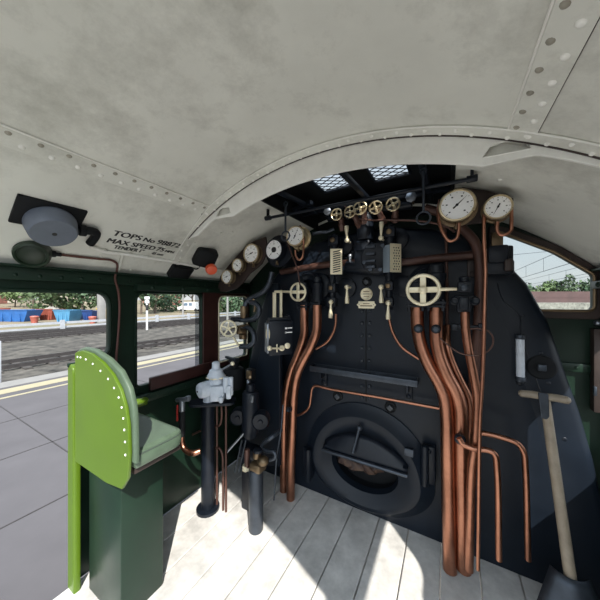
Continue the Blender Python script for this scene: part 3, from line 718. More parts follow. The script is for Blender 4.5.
# regulator gland
g0 = PY(368, 258, 1.88); t = thing('regulator_gland', 'black bolted regulator gland housing at the boiler centre', 'gland', g0 + V((0, 0, -.14)))
s = pm(g0)
MB().box(PY(364, 256, 1.87), (s * 16, .12, s * 30), bevel=.02).build('housing', black, t)
MB().cyl(PY(377, 258, 1.93), PY(377, 258, 1.80), s * 15, bev=.012, n=32).build('gland_cover', black2, t)
for k in range(8):
    a = 2 * math.pi * k / 8 + .3; q = PY(377, 258, 1.80) + V((math.cos(a) * s * 12, 0, math.sin(a) * s * 12)); MB().hexnut(q, q + V((0, -.022, 0)), .014).build('gland_bolt', dsteel, t)
m = MB()
for py in (247, 254, 261, 267): m.box(PY(371, py, 1.79), (s * 9, .05, s * 3.0), bevel=.006)
m.build('clamp_ribs', dsteel, t)
MB().cyl(PY(346, 267, 1.86), PY(386, 269, 1.86), .045, bev=.01).build('shaft', black2, t)
MB().cyl(PY(350, 262, 1.84), PY(350, 256, 1.84), .010, bev=.002).ball(PY(350, 256, 1.84), .016).build('oil_cup', steel, t)

# water gauges
def water_gauge(px, top, bot, ytop, cols, name, label, ang, rowy, diag, pre):
    c = PY(px, (top + bot) / 2, 1.80); t = thing(name, label, 'water gauge', c + V((0, .04, -.25)), 'boiler water gauges')
    H = (bot - top) * pm(c); W_ = .085; rot = M4.Rotation(ang, 3, 'Z')
    MB().box(c, (W_ - .01, W_ - .01, H - .006), rot, bevel=.004).build('glass_tube', lensglass, t)
    # pale slotted protector on the side turned to the driver
    for side in (0,):
        hol = []
        uu = W_ / 2; n_ = 8 if diag else 9
        if diag:
            for k in range(10):
                v = -H / 2 + .012 + k * (H - .024) / 10; hol.append([(-uu + .02, v), (-uu + .02, v + .008), (uu - .012, v + .020), (uu - .012, v + .012)])
        else:
            for k in range(9):
                for j in range(3):
                    v = -H / 2 + .016 + k * (H - .03) / 9; u = -uu + .024 + j * .018 + (.006 if k % 2 else 0)
                    hol.append([(u, v), (u + .010, v), (u + .010, v + .009), (u, v + .009)])
        nrm = rot @ V((1, 0, 0)); tx = rot @ V((0, 1, 0))
        MB().plate([(-uu, -H / 2), (uu, -H / 2), (uu, H / 2), (-uu, H / 2)], .004, lambda u, v, d: c + nrm * (W_ / 2 + .004 + d) + tx * u + V((0, 0, v)), hol, bevel=.0008).build('slotted_guard', pbrass, t)
        MB().box(c + nrm * (W_ / 2), (.004, W_ - .004, H - .004), rot).build('guard_backing', soot, t)
    s = pm(c)
    q = PY(px - 1, ytop, 1.82); MB().box(q, (s * 11, .07, s * 10), bevel=.008).cyl(q + V((0, 0, -.10)), q + V((0, 0, .05)), .028, bev=.006).lathe(V((q.x + .03, 1.945, q.z - .02)), (0, -1, 0), [(.075, 0), (.075, .025), (.05, .035)], 24).build('cock_body', black2, t)
    MB().lathe(q + V((0, -.035, 0)), (0, -1, 0), [(.018, 0), (.018, .012), (.008, .016)], 16).build('cock_nut', bronze, t)
    for k, yy in enumerate(rowy):
        q2 = PY(cols[0], yy, 1.81); MB().box(q2, (s * 9, .06, s * 9), bevel=.007).build('cock_body', black2, t)
        MB().lathe(q2 + V((0, -.03, 0)), (0, -1, 0), [(.016, 0), (.016, .012), (.008, .016)], 14).build('cock_nut', bronze, t)
    lo_ = PY(cols[0], rowy[-1] + 8, 1.82); MB().cyl(lo_, V((lo_.x, 1.82, c.z - H / 2)), .024, bev=.003).lathe(V((lo_.x + cols[1], 1.945, PY(cols[0], rowy[0], 1.9).z)), (0, -1, 0), [(.075, 0), (.075, .025), (.05, .035)], 24).build('column', black2, t)
    for (ax, ay, bx, by) in pre:
        a, b = PY(ax, ay, 1.75), PY(bx, by, 1.75)
        m = MB().lathe(a, b - a, [(.006, 0), (.007, .02), (.010, .05), (.0155, (b - a).length * .8), (.014, (b - a).length)], 12); m.build('cock_handle', pbrass, t)
        MB().ball(a, .017).cyl(a, a + V((0, .07, 0)), .008, n=10).build('handle_boss', pbrass, t)
water_gauge(335.5, 250, 275, 241, (332.5, .07), 'water_gauge', 'left boiler water gauge with pale diagonal-slotted guard', math.radians(-62), (288, 302), True,
            [(347, 240.5, 346.5, 226), (347, 287, 347, 303.5), (331, 302, 330.5, 318)])
water_gauge(391, 245, 273, 233, (389, .07), 'water_gauge', 'right boiler water gauge with pale perforated guard', math.radians(-42), (286, 302), False,
            [(381, 238, 381.5, 222), (381, 287, 381.3, 303), (388.2, 303, 388, 319.5)])

# right-end bracket by the spectacle window
p = PY(497, 256, 1.80); t = thing('cross_pipe_bracket', 'black bracket and capped stub ending the cross pipe by window', 'bracket', p)
s = pm(p)
MB().box(PY(497, 255, 1.80), (s * 16, .10, s * 17), bevel=.01).box(PY(499, 268, 1.82), (s * 22, .10, s * 14), bevel=.012).build('bracket_body', black2, t)
MB().cyl(PY(507.5, 262, 1.80), PY(507.5, 246, 1.80), s * 4.5, bev=.008).build('capped_stub', black2, t)
MB().box(PY(508.5, 265, 1.76), (s * 7, .03, s * 12), bevel=.01).build('lug', dbrown, t)
p = PY(497, 240, 1.90); tag(MB().box(p, (.055, .03, .09), bevel=.004).build('window_catch', bronze), 'small bronze block at the inner edge of spectacle window', 'catch')
p = PY(472, 268, 1.92); tag(MB().box(p, (.05, .012, .11), bevel=.012).rivet(p + V((0, -.006, -.03)), (0, -1, 0), .012).build('lifting_lug', dbrown), 'brown lug plate left of the long tarnished pipe', 'lug')

# ================================================================== PRESSURE GAUGES
def gauge(px, py, y, R, label, case_m, bez_m, ticks, na, group='round dial gauges', dep=.06, siphon=None, face=(0, -1, 0), dialr=.86, hubr=.06, marks=True, flange=0.0):
    c = PY(px, py, y); nrm = V(face).normalized(); fr = frame_of(nrm)
    t = thing('pressure_gauge', label, 'gauge', c - nrm * dep, group)
    MB().lathe(c - nrm * dep, nrm, [(R * 1.0 + flange, 0), (R * 1.0 + flange, .008), (R * .97, .010), (R * .97, dep - .012), (R * .9, dep - .006)], 40).build('case', case_m, t)
    MB().lathe(c - nrm * .004, nrm, [(R * .97, -.012), (R * 1.02, -.006), (R * 1.02, .004), (R * .97, .010), (R * .90, .011), (R * dialr, .004)], 48, cap=False).build('bezel', bez_m, t)
    MB().lathe(c, nrm, [(R * .95, -.004), (R * .95, .0), (R * .02, .0)], 48).build('dial_face', dial, t)
    m = MB()
    for k in range(ticks):
        a = math.radians(225 - 270 * k / (ticks - 1)); d = fr @ V((math.cos(a), math.sin(a), 0)); tg = fr @ V((-math.sin(a), math.cos(a), 0))
        big = k % 2 == 0; L_ = R * (.10 if big else .06)
        m.box(c + d * (R * .76) + nrm * .001, (L_, R * (.035 if big else .02), .001), M4((d, tg, nrm)).transposed())
        if marks and big: m.box(c + d * (R * .56) + nrm * .001, (R * .10, R * .07, .001), M4((fr.col[0], fr.col[1], nrm)).transposed())
    m.build('dial_markings', ink, t)
    a = math.radians(na); d = fr @ V((math.cos(a), math.sin(a), 0)); tg = fr @ V((-math.sin(a), math.cos(a), 0))
    ne = MB().add([c + nrm * .003 - d * R * .28 + tg * R * .05, c + nrm * .003 - d * R * .28 - tg * R * .05, c + nrm * .003 + d * R * .74, c + nrm * .005 - d * R * .28], [(0, 1, 2), (0, 2, 3), (2, 1, 3), (1, 0, 3)])
    ne.lathe(c + nrm * .001, nrm, [(R * hubr * 1.3, 0), (R * hubr * 1.3, .004), (R * hubr * .4, .006)], 16).build('needle', ink, t)
    # connection under the case
    b0 = c - nrm * dep * .6 + V((0, 0, -R * .95)); MB().cyl(b0, b0 + V((0, 0, -R * .28)), R * .10, n=12).hexnut(b0 + V((0, 0, -R * .22)), b0 + V((0, 0, -R * .42)), R * .17).build('union', bronze, t)
    if siphon:
        MB().tube([PY(*q) for q in siphon], .0075, n=12).build('siphon_pipe', copper, t)
    return t
gauge(457, 205, 1.50, 16.3 * pm(PY(457, 205, 1.5)), 'large white pressure gauge in bronze case right of whistle pull', bronze, brass, 11, 43, dep=.07, flange=.012,
      siphon=[(459, 223, 1.49), (458.5, 231, 1.49), (456, 239, 1.49), (449.5, 241, 1.49), (443.5, 234, 1.49), (439, 222, 1.50), (438, 210, 1.52), (440, 200, 1.56)])
gauge(498, 206.8, 1.54, 12.2 * pm(PY(498, 206.8, 1.54)), 'smaller white gauge in bronze case beside the spectacle window', bronze, brass, 13, 243, dep=.06, flange=.006,
      siphon=[(497.5, 222, 1.53), (497, 230, 1.53), (500, 234.5, 1.53), (506, 234.5, 1.53), (510.5, 231, 1.53), (511.5, 222, 1.53), (511.5, 208, 1.55)])
t = gauge(295, 236, 1.56, 10.2 * pm(PY(295, 236, 1.56)), 'white boiler gauge in deep brass case behind the left pull ring', brass, brass, 11, 62, dep=.085, flange=.012,
      siphon=[(295.5, 250, 1.56), (296, 256, 1.56), (299, 260, 1.56), (302.5, 257, 1.56), (303.5, 246, 1.57), (303.5, 234, 1.57), (300, 226, 1.60)])
gauge(274, 249.8, 1.64, 10.5 * pm(PY(274, 249.8, 1.64)), 'white speed dial with black centre in a black case', black2, black2, 9, 228, dep=.07, hubr=.20, dialr=.92, flange=.045)
gauge(251, 253.5, 1.62, 9.8 * pm(PY(251, 253.5, 1.62)), 'white brass-rimmed gauge on brown board, top of the left three', bronze, brass, 13, 200, dep=.05)
gauge(237.2, 265.3, 1.60, 6.8 * pm(PY(237.2, 265.3, 1.60)), 'small white gauge on brown board, middle of the left three', bronze, brass, 9, 140, dep=.05)
gauge(226.6, 276.8, 1.57, 7.0 * pm(PY(226.6, 276.8, 1.57)), 'small white gauge on brown board, lowest of the left three', bronze, brass, 9, 200, dep=.05)
bpix = [(218, 291), (221, 276), (231, 260), (244, 247), (257, 240), (266, 237), (268, 251), (262, 264), (250, 274), (243, 283), (236, 289), (226, 292)]
bp = [PY(x, y, 1.68) for x, y in bpix]
tag(MB().plate([(p.x, p.z) for p in bp], .02, on_y(1.68), bevel=.003).build('gauge_board', dbrown), 'brown backing board behind the three gauges at the left front', 'board')
bp = [PY(x, y, 1.64) for x, y in [(455, 188), (463, 187.5), (488, 191), (513, 198.5), (513.5, 206), (505, 216), (490, 222), (455, 226)]]
tag(MB().plate([(p.x, p.z) for p in bp], .016, on_y(1.64), bevel=.003).build('gauge_board', dbrown), 'dark brown backing board behind the two right gauges', 'board')

# ================================================================== LEFT SIDE FITTINGS
# black recorder box with brass handle
c = PY(279, 337, 1.50); ang = math.radians(50); rot = M4.Rotation(ang, 3, 'Z'); s = pm(c)
t = thing('control_box', 'black control box with brass handle and white lettering beside the copper pipes', 'box', c + V((0, 0, -.13)))
W_, D_, H_ = .165, .10, .235
MB().box(c, (W_, D_, H_), rot, bevel=.008).build('box_body', black2, t)
fn = rot @ V((0, -1, 0)); fx = rot @ V((1, 0, 0)); up_ = V((0, 0, 1))
def onf(u, v, d=0.0): return c + fx * u + up_ * v + fn * (D_ / 2 + d)
MB().box(c + V((0, 0, H_ / 2 + .008)), (W_ * .9, D_ * .7, .02), rot, bevel=.004).cyl(onf(.04, H_ / 2 + .012, -.05), onf(.075, H_ / 2 + .03, -.05), .014).build('lid', black2, t)
m = MB().box(onf(.035, .065, .001), (.014, .002, .012), rot)
m.build('white_mark', dial, t)
plc = lambda v0: (lambda u, v, d: onf(.045 + u, v0 + v, .001 + d))
MB().box(onf(.062, .066, .001), (.034, .002, .006), rot).box(onf(.06, .036, .001), (.040, .002, .006), rot).torus(onf(.034, .036, .001), fn, .005, .0012, 14, 6).build('small_lettering', dial, t)
MB().lathe(onf(.045, -.055), fn, [(.020, 0), (.020, .006), (.014, .010), (.002, .010)], 24).build('round_cover', pbrass, t)
MB().lathe(onf(.005, -.068), fn, [(.019, 0), (.019, .012), (.012, .018), (.002, .018)], 20).cyl(onf(.005, -.068, .016), onf(-.085, -.058, .035), .006, n=10).ball(onf(-.088, -.058, .036), .017).box(onf(-.030, -.066, .006), (.009, .006, .055), rot, bevel=.002).build('brass_handle', pbrass, t)
ls = c - fx * (W_ / 2)
MB().ball(ls + up_ * .03 + fn * .02, .042, (.35, .8, 1.5), rot=rot).build('round_end_cover', pbrass, t)
MB().box(ls + fn * .01 + V((0, 0, .0)) - fx * .006, (.012, .085, .20), rot, bevel=.004).build('bright_end_plate', steel, t)
MB().cyl(c + V((0, .02, 0)), PY(275, 338, 1.785), .035, bev=.004).build('support_arm', black2, t)
# brass strips above it
t = thing('brass_scale', 'pair of upright pale brass strips rising behind the control box', 'scale', PY(277, 318, 1.62))
for px in (273.8, 280.3):
    a, b = PY(px, 319, 1.60), PY(px + 1.4, 292.5, 1.60); wd = 4.0 if px < 277 else 2.8
    MB().box((a + b) / 2, (wd * pm(a), .008, (b - a).length), bevel=.002).build('strip', pbrass, t)
a, b = PY(275, 291.8, 1.60), PY(282, 291.5, 1.60); MB().cyl(a, b, .010).build('cross_bar', pbrass, t)
# dark reverser column plate between window and boiler
bp = [PY(x, y, 1.72) for x, y in [(266, 283), (274, 283), (276, 330), (276, 470), (236, 470), (243, 420), (251, 375), (262, 320)]]
tag(MB().plate([(p.x, p.z) for p in bp], .05, on_y(1.80), bevel=.006).build('reverser_stand', black), 'flat black reverser stand between left window and the copper pipes', 'stand')
# handwheel on the left fittings
c = PY(228.5, 328.5, 1.55); t = thing('ejector_valve', 'brass-wheeled ejector valve on curved pipes before the small side window', 'valve', c + V((.1, .1, -.1)))
wheel(t, c, .072, V((.45, -1, 0)), pbrass, r=.008, hub=.24, flat=.09, spokes=5, a0=.3)
a, b = PY(233, 337, 1.55), PY(239, 346, 1.58); MB().cyl(a, b, .010, .007).build('wheel_handle', pbrass, t)
MB().cyl(c, PY(248, 325, 1.70), .012).cyl(PY(238, 331, 1.60), PY(245, 332, 1.66), .028, bev=.004).build('spindle', bronze, t)
MB().cyl(PY(243, 339, 1.68), PY(243, 328, 1.68), .034, bev=.004).cyl(PY(244, 318, 1.68), PY(244, 306, 1.68), .032, bev=.004).build('knurled_body', bronze, t)
MB().cyl(PY(231, 319.5, 1.62), PY(256, 319.5, 1.72), .020, bev=.003).build('cross_body', black2, t)
MB().tube([PY(245, 316, 1.68), PY(245, 306, 1.68), PY(248, 300, 1.69), PY(256, 296, 1.70), PY(263, 292, 1.71), (PY(269, 284, 1.72)), PY(272, 272, 1.73)], .022, n=12).build('bent_pipe', dsteel, t)
MB().tube([PY(250, 302, 1.68), PY(256, 303.5, 1.68), PY(259.5, 309, 1.68), PY(258, 315.5, 1.68), PY(251, 319.5, 1.68), PY(240, 320, 1.66)], .021, n=12).build('bent_pipe', dsteel, t)
MB().tube([PY(244, 328, 1.68), PY(249, 328, 1.67), PY(253.5, 333, 1.66), PY(254, 341, 1.65), PY(249, 346, 1.64), PY(240, 346.5, 1.62)], .021, n=12).build('bent_pipe', dsteel, t)
MB().tube([PY(253, 299, 1.68), PY(255, 305, 1.68), PY(254.5, 312, 1.68)], .010, n=10).build('bronze_link', bronze, t)
# black handled pot behind the white valve
c = PY(234, 372, 1.62); t = thing('oil_pot', 'black pot with lever lid below the small side window', 'pot', c + V((0, 0, -.1)))
MB().lathe(c + V((0, 0, -.14)), (0, 0, 1), [(.06, 0), (.085, .02), (.085, .16), (.075, .175), (.04, .185), (.035, .225), (.05, .23), (.045, .25), (.01, .255)], 28).build('pot', soot, t)
MB().box(PY(231, 358.5, 1.60), (.12, .03, .022), M4.Rotation(math.radians(8), 3, 'Y'), bevel=.008).build('lever', black2, t)
# white enamelled brake valve on its pedestal
c = PY(213, 402, 1.38); s = pm(c); t = thing('brake_valve', 'grey-white painted brake valve on a black round-ended pedestal plate', 'valve', V((c.x, c.y, 0)))
rotv = M4.Rotation(math.radians(38), 3, 'Z')
MB().plate([(u, v) for u, v in roundpoly([(-.17, -.07, .06), (.17, -.07, .06), (.17, .07, .06), (-.17, .07, .06)])], .02, lambda u, v, d: c + rotv @ V((u, v, d)), bevel=.004).build('pedestal_plate', black2, t)
q = PY(208, 410, 1.38); MB().cyl((q.x, q.y, .02), (q.x, q.y, c.z - .01), .05, n=24, bev=.006).cyl((q.x, q.y, 0), (q.x, q.y, .02), .085).build('pedestal', black2, t)
b0 = PY(216, 394, 1.36)
MB().box(PY(218, 392, 1.38), (s * 13, .10, s * 15), rotv, bevel=.012).build('valve_body', enamel, t)
MB().cyl(PY(226, 392, 1.40), PY(226, 377, 1.40), s * 3.0, bev=.006).box(PY(229, 391, 1.42), (s * 5, .08, s * 13), rotv, bevel=.01).cyl(PY(231, 395, 1.42), PY(231, 377, 1.42), s * 2.2, bev=.005).build('valve_chamber', enamel, t)
a = PY(208, 388.5, 1.34); ax = V((-.25, -1, -.05)).normalized()
MB().lathe(a + ax * -.02, ax, [(s * 7.4, 0), (s * 7.6, .02), (s * 7.5, .07), (s * 6.8, .088), (s * 4, .098), (s * .2, .1)], 32).build('round_end_cap', enamel, t)
MB().lathe(a + ax * .081 , ax, [(.007, -.004), (.007, .004), (.001, .004)], 12).build('centre_hole', ink, t)
MB().lathe(PY(208.5, 402, 1.36), (0, 0, 1), [(s * 5.4, 0), (s * 5, s * 5), (s * 4.2, s * 9)], 20).build('foot', enamel, t)
z0 = PY(216, 383, 1.38)
MB().lathe(z0, (0, 0, 1), [(s * 7, 0), (s * 6, s * 4), (s * 8.5, s * 6), (s * 8.3, s * 8), (s * 7, s * 10), (s * 6.4, s * 12), (s * 6.2, s * 13), (s * 4, s * 14.5), (s * 3.8, s * 20), (s * 3, s * 21)], 28).build('valve_head', enamel, t)
MB().lathe(z0 + V((0, 0, s * 6)), (0, 0, 1), [(s * 7, -.003), (s * 9.6, -.003), (s * 9.6, .006), (s * 7, .006)], 6).build('brass_collar', pbrass, t)
a, b = PY(222, 369.5, 1.36), PY(232.5, 363.5, 1.36); MB().cyl(a, b, .006, n=10).build('brake_handle', steel, t); MB().ball(b, .015).build('handle_knob', pbrass, t)
MB().cyl(PY(221, 397, 1.33), PY(221, 401, 1.33), .018, bev=.004).ball(PY(221, 401, 1.33), .016).build('drain_cock', enamel, t)
# thin copper drops under the plate
for (pp, lb) in (([(217, 405), (217, 440), (217, 469), (217, 540)], 'thin copper drop pipe nearest the black brake pedestal'),
                 ([(226, 405), (226, 430), (226, 469), (226, 540)], 'thin copper drop pipe right of the pedestal, outer one'),
                 ([(221.5, 405), (221.5, 419), (219.5, 425), (213, 427), (200, 431), (183, 440)], 'thin copper pipe turning left beneath the brake valve'),
                 ([(206, 449), (213, 447.5), (219, 448), (222, 453), (223, 469), (223, 540)], 'thin copper pipe hooking down beside the pedestal foot')):
    pipe(pp, .0085, 'copper_pipe', lb, dcopper, y=1.43)
# small valve with red lever and hose
c = PY(182.5, 402, 1.20); t = thing('hose_valve', 'small grey valve with red lever on a black hose', 'valve', c)
MB().cyl(PY(182, 399, 1.2), PY(182, 412, 1.2), .020, bev=.004).cyl(PY(177, 400, 1.2), PY(189, 399, 1.2), .016, bev=.003).box(PY(188, 398, 1.2), (.03, .03, .03), bevel=.005).build('valve_body', steel, t)
a, b = PY(177.5, 405, 1.19), PY(177, 421, 1.19); MB().box((a + b) / 2, (.012, .012, (a - b).length), bevel=.004).build('red_lever', red, t)
MB().cyl(PY(182, 411, 1.2), PY(182, 436, 1.2), .022).build('rubber_hose', soot, t)
MB().tube([PY(182, 434, 1.2), PY(182, 442, 1.2), PY(184, 448, 1.2), PY(188, 452, 1.2), PY(194, 453, 1.21), PY(200, 451, 1.24)], .019, n=12).build('copper_elbow', copper, t)
# black reverser cylinder with two drums
c = PY(250.5, 440, 1.55); s = pm(c); t = thing('lubricator', 'black upright cylinder with two round drums and a steel lever', 'lubricator', V((c.x, c.y, 0)))
topz = PY(250.5, 391, 1.55).z
MB().lathe(V((c.x, c.y, PY(250, 436, 1.55).z)), (0, 0, 1), [(s * 6.5, 0), (s * 8, .03), (s * 8.3, .06), (s * 8.3, topz - PY(250, 436, 1.55).z - .02), (s * 7.2, topz - PY(250, 436, 1.55).z), (s * 4.4, topz - PY(250, 436, 1.55).z + .002), (s * 4.4, topz - PY(250, 436, 1.55).z + .045), (s * 3.6, topz - PY(250, 436, 1.55).z + .055)], 32).build('cylinder', black2, t)
a = PY(252, 399, 1.47); MB().box(a, (s * 3.4, .02, s * 7), M4.Rotation(.2, 3, 'Y'), bevel=.008).build('bright_latch', steel, t)
dax = V((.55, -1, 0)).normalized()
for px, py, y in ((238.5, 416, 1.60), (261, 420, 1.56)):
    q = PY(px, py, y); MB().lathe(q - dax * .06, dax, [(s * 6, 0), (s * 8.6, .02), (s * 8.6, .09), (s * 7.8, .10), (s * 7.2, .094), (s * 2.5, .094), (s * 2, .105)], 32).build('drum', black2, t)
MB().box((c.x, c.y + .02, .22), (.12, .12, .44), bevel=.012).box((c.x, c.y, .44), (.17, .10, .08), bevel=.02).build('stand', black2, t)
a, b = PY(244, 433, 1.50), PY(226, 453, 1.45); MB().cyl(a, b, .009, .010, n=12).build('steel_lever', steel, t)
for px in (238, 242): MB().cyl(PY(px + 4, 440, 1.5), PY(px - 3, 472, 1.5), .006, n=8).build('link_rod', dsteel, t)
# small fitting above
c = PY(250, 377, 1.62); t = thing('oil_feed_fitting', 'bronze and grey oil feed fitting above the black cylinder', 'fitting', c)
MB().box(PY(250.5, 374, 1.62), (.07, .05, .085), bevel=.005).build('bracket', soot, t); MB().box(PY(249, 375, 1.585), (.045, .02, .07), bevel=.006).cyl(PY(250, 377, 1.59), PY(250, 377, 1.56), .010).build('bronze_block', bronze, t)
MB().cyl(PY(248.5, 380, 1.60), PY(248.5, 389, 1.58), .015, bev=.003).build('feed_stub', steel, t)
# bronze fitting low down
c = PY(256, 468, 1.42); t = thing('injector_fitting', 'aged bronze injector fitting with copper stub near the floor', 'fitting', V((c.x, c.y, 0)))
s = pm(c)
MB().box(PY(258, 466, 1.42), (s * 14, .09, s * 9), bevel=.02).ball(PY(263, 461, 1.42), s * 6, (1, .9, .8)).cyl(PY(257, 458, 1.42), PY(257, 452, 1.42), s * 4, bev=.006).build('casting', bronze, t)
MB().cyl(PY(247, 467, 1.42), PY(247, 449, 1.42), s * 2.6, bev=.003).build('copper_stub', dcopper, t)
MB().hexnut(PY(246, 470, 1.42), PY(246, 465, 1.42), s * 3.8).build('union_nut', pbrass, t)
MB().cyl((c.x, c.y, 0), (c.x, c.y, c.z), .05, bev=.01).build('body', dsteel, t)
MB().cyl(PY(258, 452, 1.41), PY(258, 449, 1.41), s * 4.5, bev=.005).build('black_cap', black2, t)
pipe([(281, 430, 1.58), (272, 437), (263, 444), (262, 448), (267, 451), (274, 452), (275.5, 456), (272, 459), (264, 459)], .015, 'steel_pipe', 'grey steel pipe folding in an S beside the left copper pipes', dsteel, y=1.48)
pipe([(283, 405, 1.60), (281, 430), (277, 455), (274, 500)], .006, 'control_rod', 'thin black rod slanting beside the left copper pipes', dsteel, y=1.55)

# ================================================================== RIGHT SIDE FITTINGS
# grey glass tube
a, b = PY(520, 337, 1.90), PY(520.5, 379, 1.90); t = thing('glass_tube', 'upright pale grey tube on the right flank of the boiler', 'tube', b)
MB().cyl(a, b, .020, bev=.004).build('tube', enamel, t)
for q in (a, b): MB().cyl(q + V((0, 0, -.012)), q + V((0, 0, .014)), .025, bev=.003).box(q + V((0, .03, 0)), (.02, .04, .02)).build('end_cap', dsteel, t)
# shovel
ht = PY(543, 398, 1.78); bt = PY(556, 500, 1.74)
sh = thing('coal_shovel', 'shovel with wooden T-handle leaning on the right boiler flank', 'shovel', (bt.x + .10, 1.62, .0))
a, b = PY(522.5, 393.5, 1.80), PY(566, 400, 1.76)
MB().tube([a, PY(533, 394.5, 1.79), PY(543, 396.5, 1.78), PY(556, 398, 1.77), b], .019, n=12, radii=None).ball(a, .0185).ball(b, .0185).build('t_grip', wood, sh)
q1 = PY(545, 400, 1.78); q2 = V((q1.x + (bt.x - q1.x) * 2.1, 1.68, .30))
MB().cyl(q1, q2, .021, .023, n=16).build('shaft', wood, sh)
MB().plate(roundpoly([(-.020, .03, .008), (.020, .03, .008), (.016, -.10, .015), (-.016, -.10, .015)]), .012, lambda u, v, d: PY(543.5, 399, 1.755) + V((u - v * .06, d, v)), bevel=.003).build('steel_strap', dsteel, sh)
bl = MB(); vs_ = []; fs = []
for i in range(9):
    for j in range(7):
        u = (j / 6 - .5) * 2; v = i / 8
        vs_.append(V((q2.x + .0 + u * (.07 + .06 * min(1, v * 2)), 1.68 - .10 * v + .04 * u * u - .03, .32 - .32 * v)))
for i in range(8):
    for j in range(6): fs.append((i * 7 + j, i * 7 + j + 1, i * 7 + j + 8, i * 7 + j + 7))
o = bl.add(vs_, fs).build('blade', dsteel, sh); sm = o.modifiers.new('solid', 'SOLIDIFY'); sm.thickness = .004
# right wall fittings
t = thing('timber_post', 'short dark brown timber edge fixed to the right cab side', 'post', (1.27, 2.06, .98))
MB().box((1.268, 2.075, 1.21), (.060, .05, .46), bevel=.005).build('timber', dbrown, t)
MB().box((1.24, 2.045, 1.10), (.012, .02, .05), bevel=.003).build('hinge', dsteel, t)
q = PX(598, 323, 1.27); tag(MB().cyl(q, V((1.30, q.y, q.z)), .010).ball(q, .018).build('catch_knob', steel), 'small bright catch knob on the right cab side', 'knob')
tag(MB().box((1.12, 2.095, 1.21), (.30, .02, .05), bevel=.004).rivet((1.08, 2.085, 1.21), (0, -1, 0), .01).rivet((1.18, 2.085, 1.21), (0, -1, 0), .01).build('plate_stiffener', green), 'green riveted stiffener below the right spectacle window', 'stiffener')

# ================================================================== CEILING FITTINGS
# horn: slate-blue dome on a black plate
c = PR(50, 215, .0); n_ = roof_n(c.x)
t = thing('warning_horn', 'slate-blue round horn on a black plate under the roof', 'horn', c)
fr = frame_of(n_, (0, 1, 0)); R_ = 20.5 * pm(c)
MB().box(c + n_ * .006 + V((0, .0, 0)), (.155, .235, .014), fr, bevel=.004).build('mounting_plate', soot, t)
dc = PR(50.5, 221.5, .012)
MB().lathe(dc, n_, [(R_ * .96, 0), (R_ * 1.0, .012), (R_ * 1.0, .020), (R_ * .92, .07), (R_ * .86, .078), (R_ * .05, .080)], 48).build('dome', hornblue, t)
MB().lathe(dc + n_ * .078, n_, [(R_ * .10, 0), (R_ * .10, .003), (R_ * .01, .003)], 16).build('centre_hole', ink, t)
MB().tube([PR(78, 231, .03), PR(84, 231, .03), PR(92, 231, .03), PR(96, 233, .03), PR(95, 237, .025), PR(90, 243.5, .018)], .020, n=12).cyl(PR(79, 230, .03), PR(86, 231, .03), .028, bev=.004).build('cable_gland', soot, t)
# green round lamp
c = PR(33, 252.5, .01); n_ = (roof_n(c.x) + V((.25, -.45, .0))).normalized(); R_ = 14 * pm(c)
t = thing('cab_lamp', 'round dark green bulkhead lamp at the left eaves', 'lamp', c)
MB().lathe(c, n_, [(R_, -.02), (R_, .02), (R_ * .94, .035), (R_ * .80, .04), (R_ * .74, .03), (R_ * .05, .03)], 36).build('lamp_body', lampgreen, t)
MB().lathe(c + n_ * .031, n_, [(R_ * .72, 0), (R_ * .6, .006), (R_ * .05, .010)], 32).build('lens', mat('dark_green_lens', (.009, .019, .009), .45, var=.1), t)
MB().cyl(PR(48, 253.5, .02), PR(56, 254.2, .02), .016, bev=.004).cyl(PR(56, 254.2, .02), PR(61, 254.8, .02), .010).build('gland', soot, t)
# brown conduit from the lamp down to the post
pts = [PR(60, 254.7, .012), PR(80, 257, .012), PR(100, 259, .012), PR(112, 260.5, .014), PR(117, 264, .014), PR(117, 270, .02)]
pts += [PX(115, 278, -1.26), PX(118, 290, -1.272), PX(119.5, 305, -1.278), PX(118.5, 330, -1.28), PX(116, 362, -1.28), PX(115.5, 395, -1.28)]
tag(MB().tube(pts, .0065, n=10).build('conduit', mat('red_brown_conduit', (.11, .045, .035), .45)), 'red-brown conduit from the green lamp down the door post', 'conduit')
pts = [PR(90, 246, .012), PR(105, 251.6, .012), PR(123, 254, .012), PR(150, 258, .012), PR(165, 260.3, .012), PR(195, 266, .012), PR(222, 270, .012)]
t = thing('roof_conduit', 'cream painted conduit with clips crossing the lower left roof', 'conduit', pts[2])
MB().tube(pts, .010, n=10).build('tube', cream2, t)
for k, (px, py) in enumerate([(105, 251.6), (130, 255), (148, 257.7), (178, 262.8)]):
    q = PR(px, py, .010); MB().box(q, (.03, .02, .014), frame_of(roof_n(q.x), (0, 1, 0)), bevel=.003).build('clip', cream, t)
a, b = PR(123, 254, .012), PR(118.5, 271, .012); MB().tube([a, (a + b) / 2, b], .009, n=10).build('branch', cream, t)
mb = MB()
for px, py in [(66, 253), (101, 257), (134, 257), (155, 263), (131, 270), (165, 247)]: q = PR(px, py); mb.rivet(q, roof_n(q.x), .010)
struct(mb, 'trim_4', cream, 'cream bolt heads along the lower left roof', 'trim')
a, b = PR(152, 241), PR(176, 258)
# emergency button box
c = PR(205, 257, .04); n_ = roof_n(c.x); fr = frame_of((n_ + V((.3, -.5, 0))).normalized(), (0, .2, 1)); s = pm(c)
t = thing('push_button_box', 'black push-button box with orange button at the left roof edge', 'button box', c)
MB().box(c, (s * 21, s * 19, .10), fr, bevel=.02).build('box_body', soot, t)
nn = fr @ V((0, 0, 1)); q = PR(209, 262.5, .05); q = c + (q - c) - nn * ((q - c).dot(nn)) + nn * .05
MB().lathe(q, nn, [(.030, 0), (.030, .012), (.042, .014), (.043, .03), (.038, .042), (.01, .046)], 28).build('orange_button', orange, t)
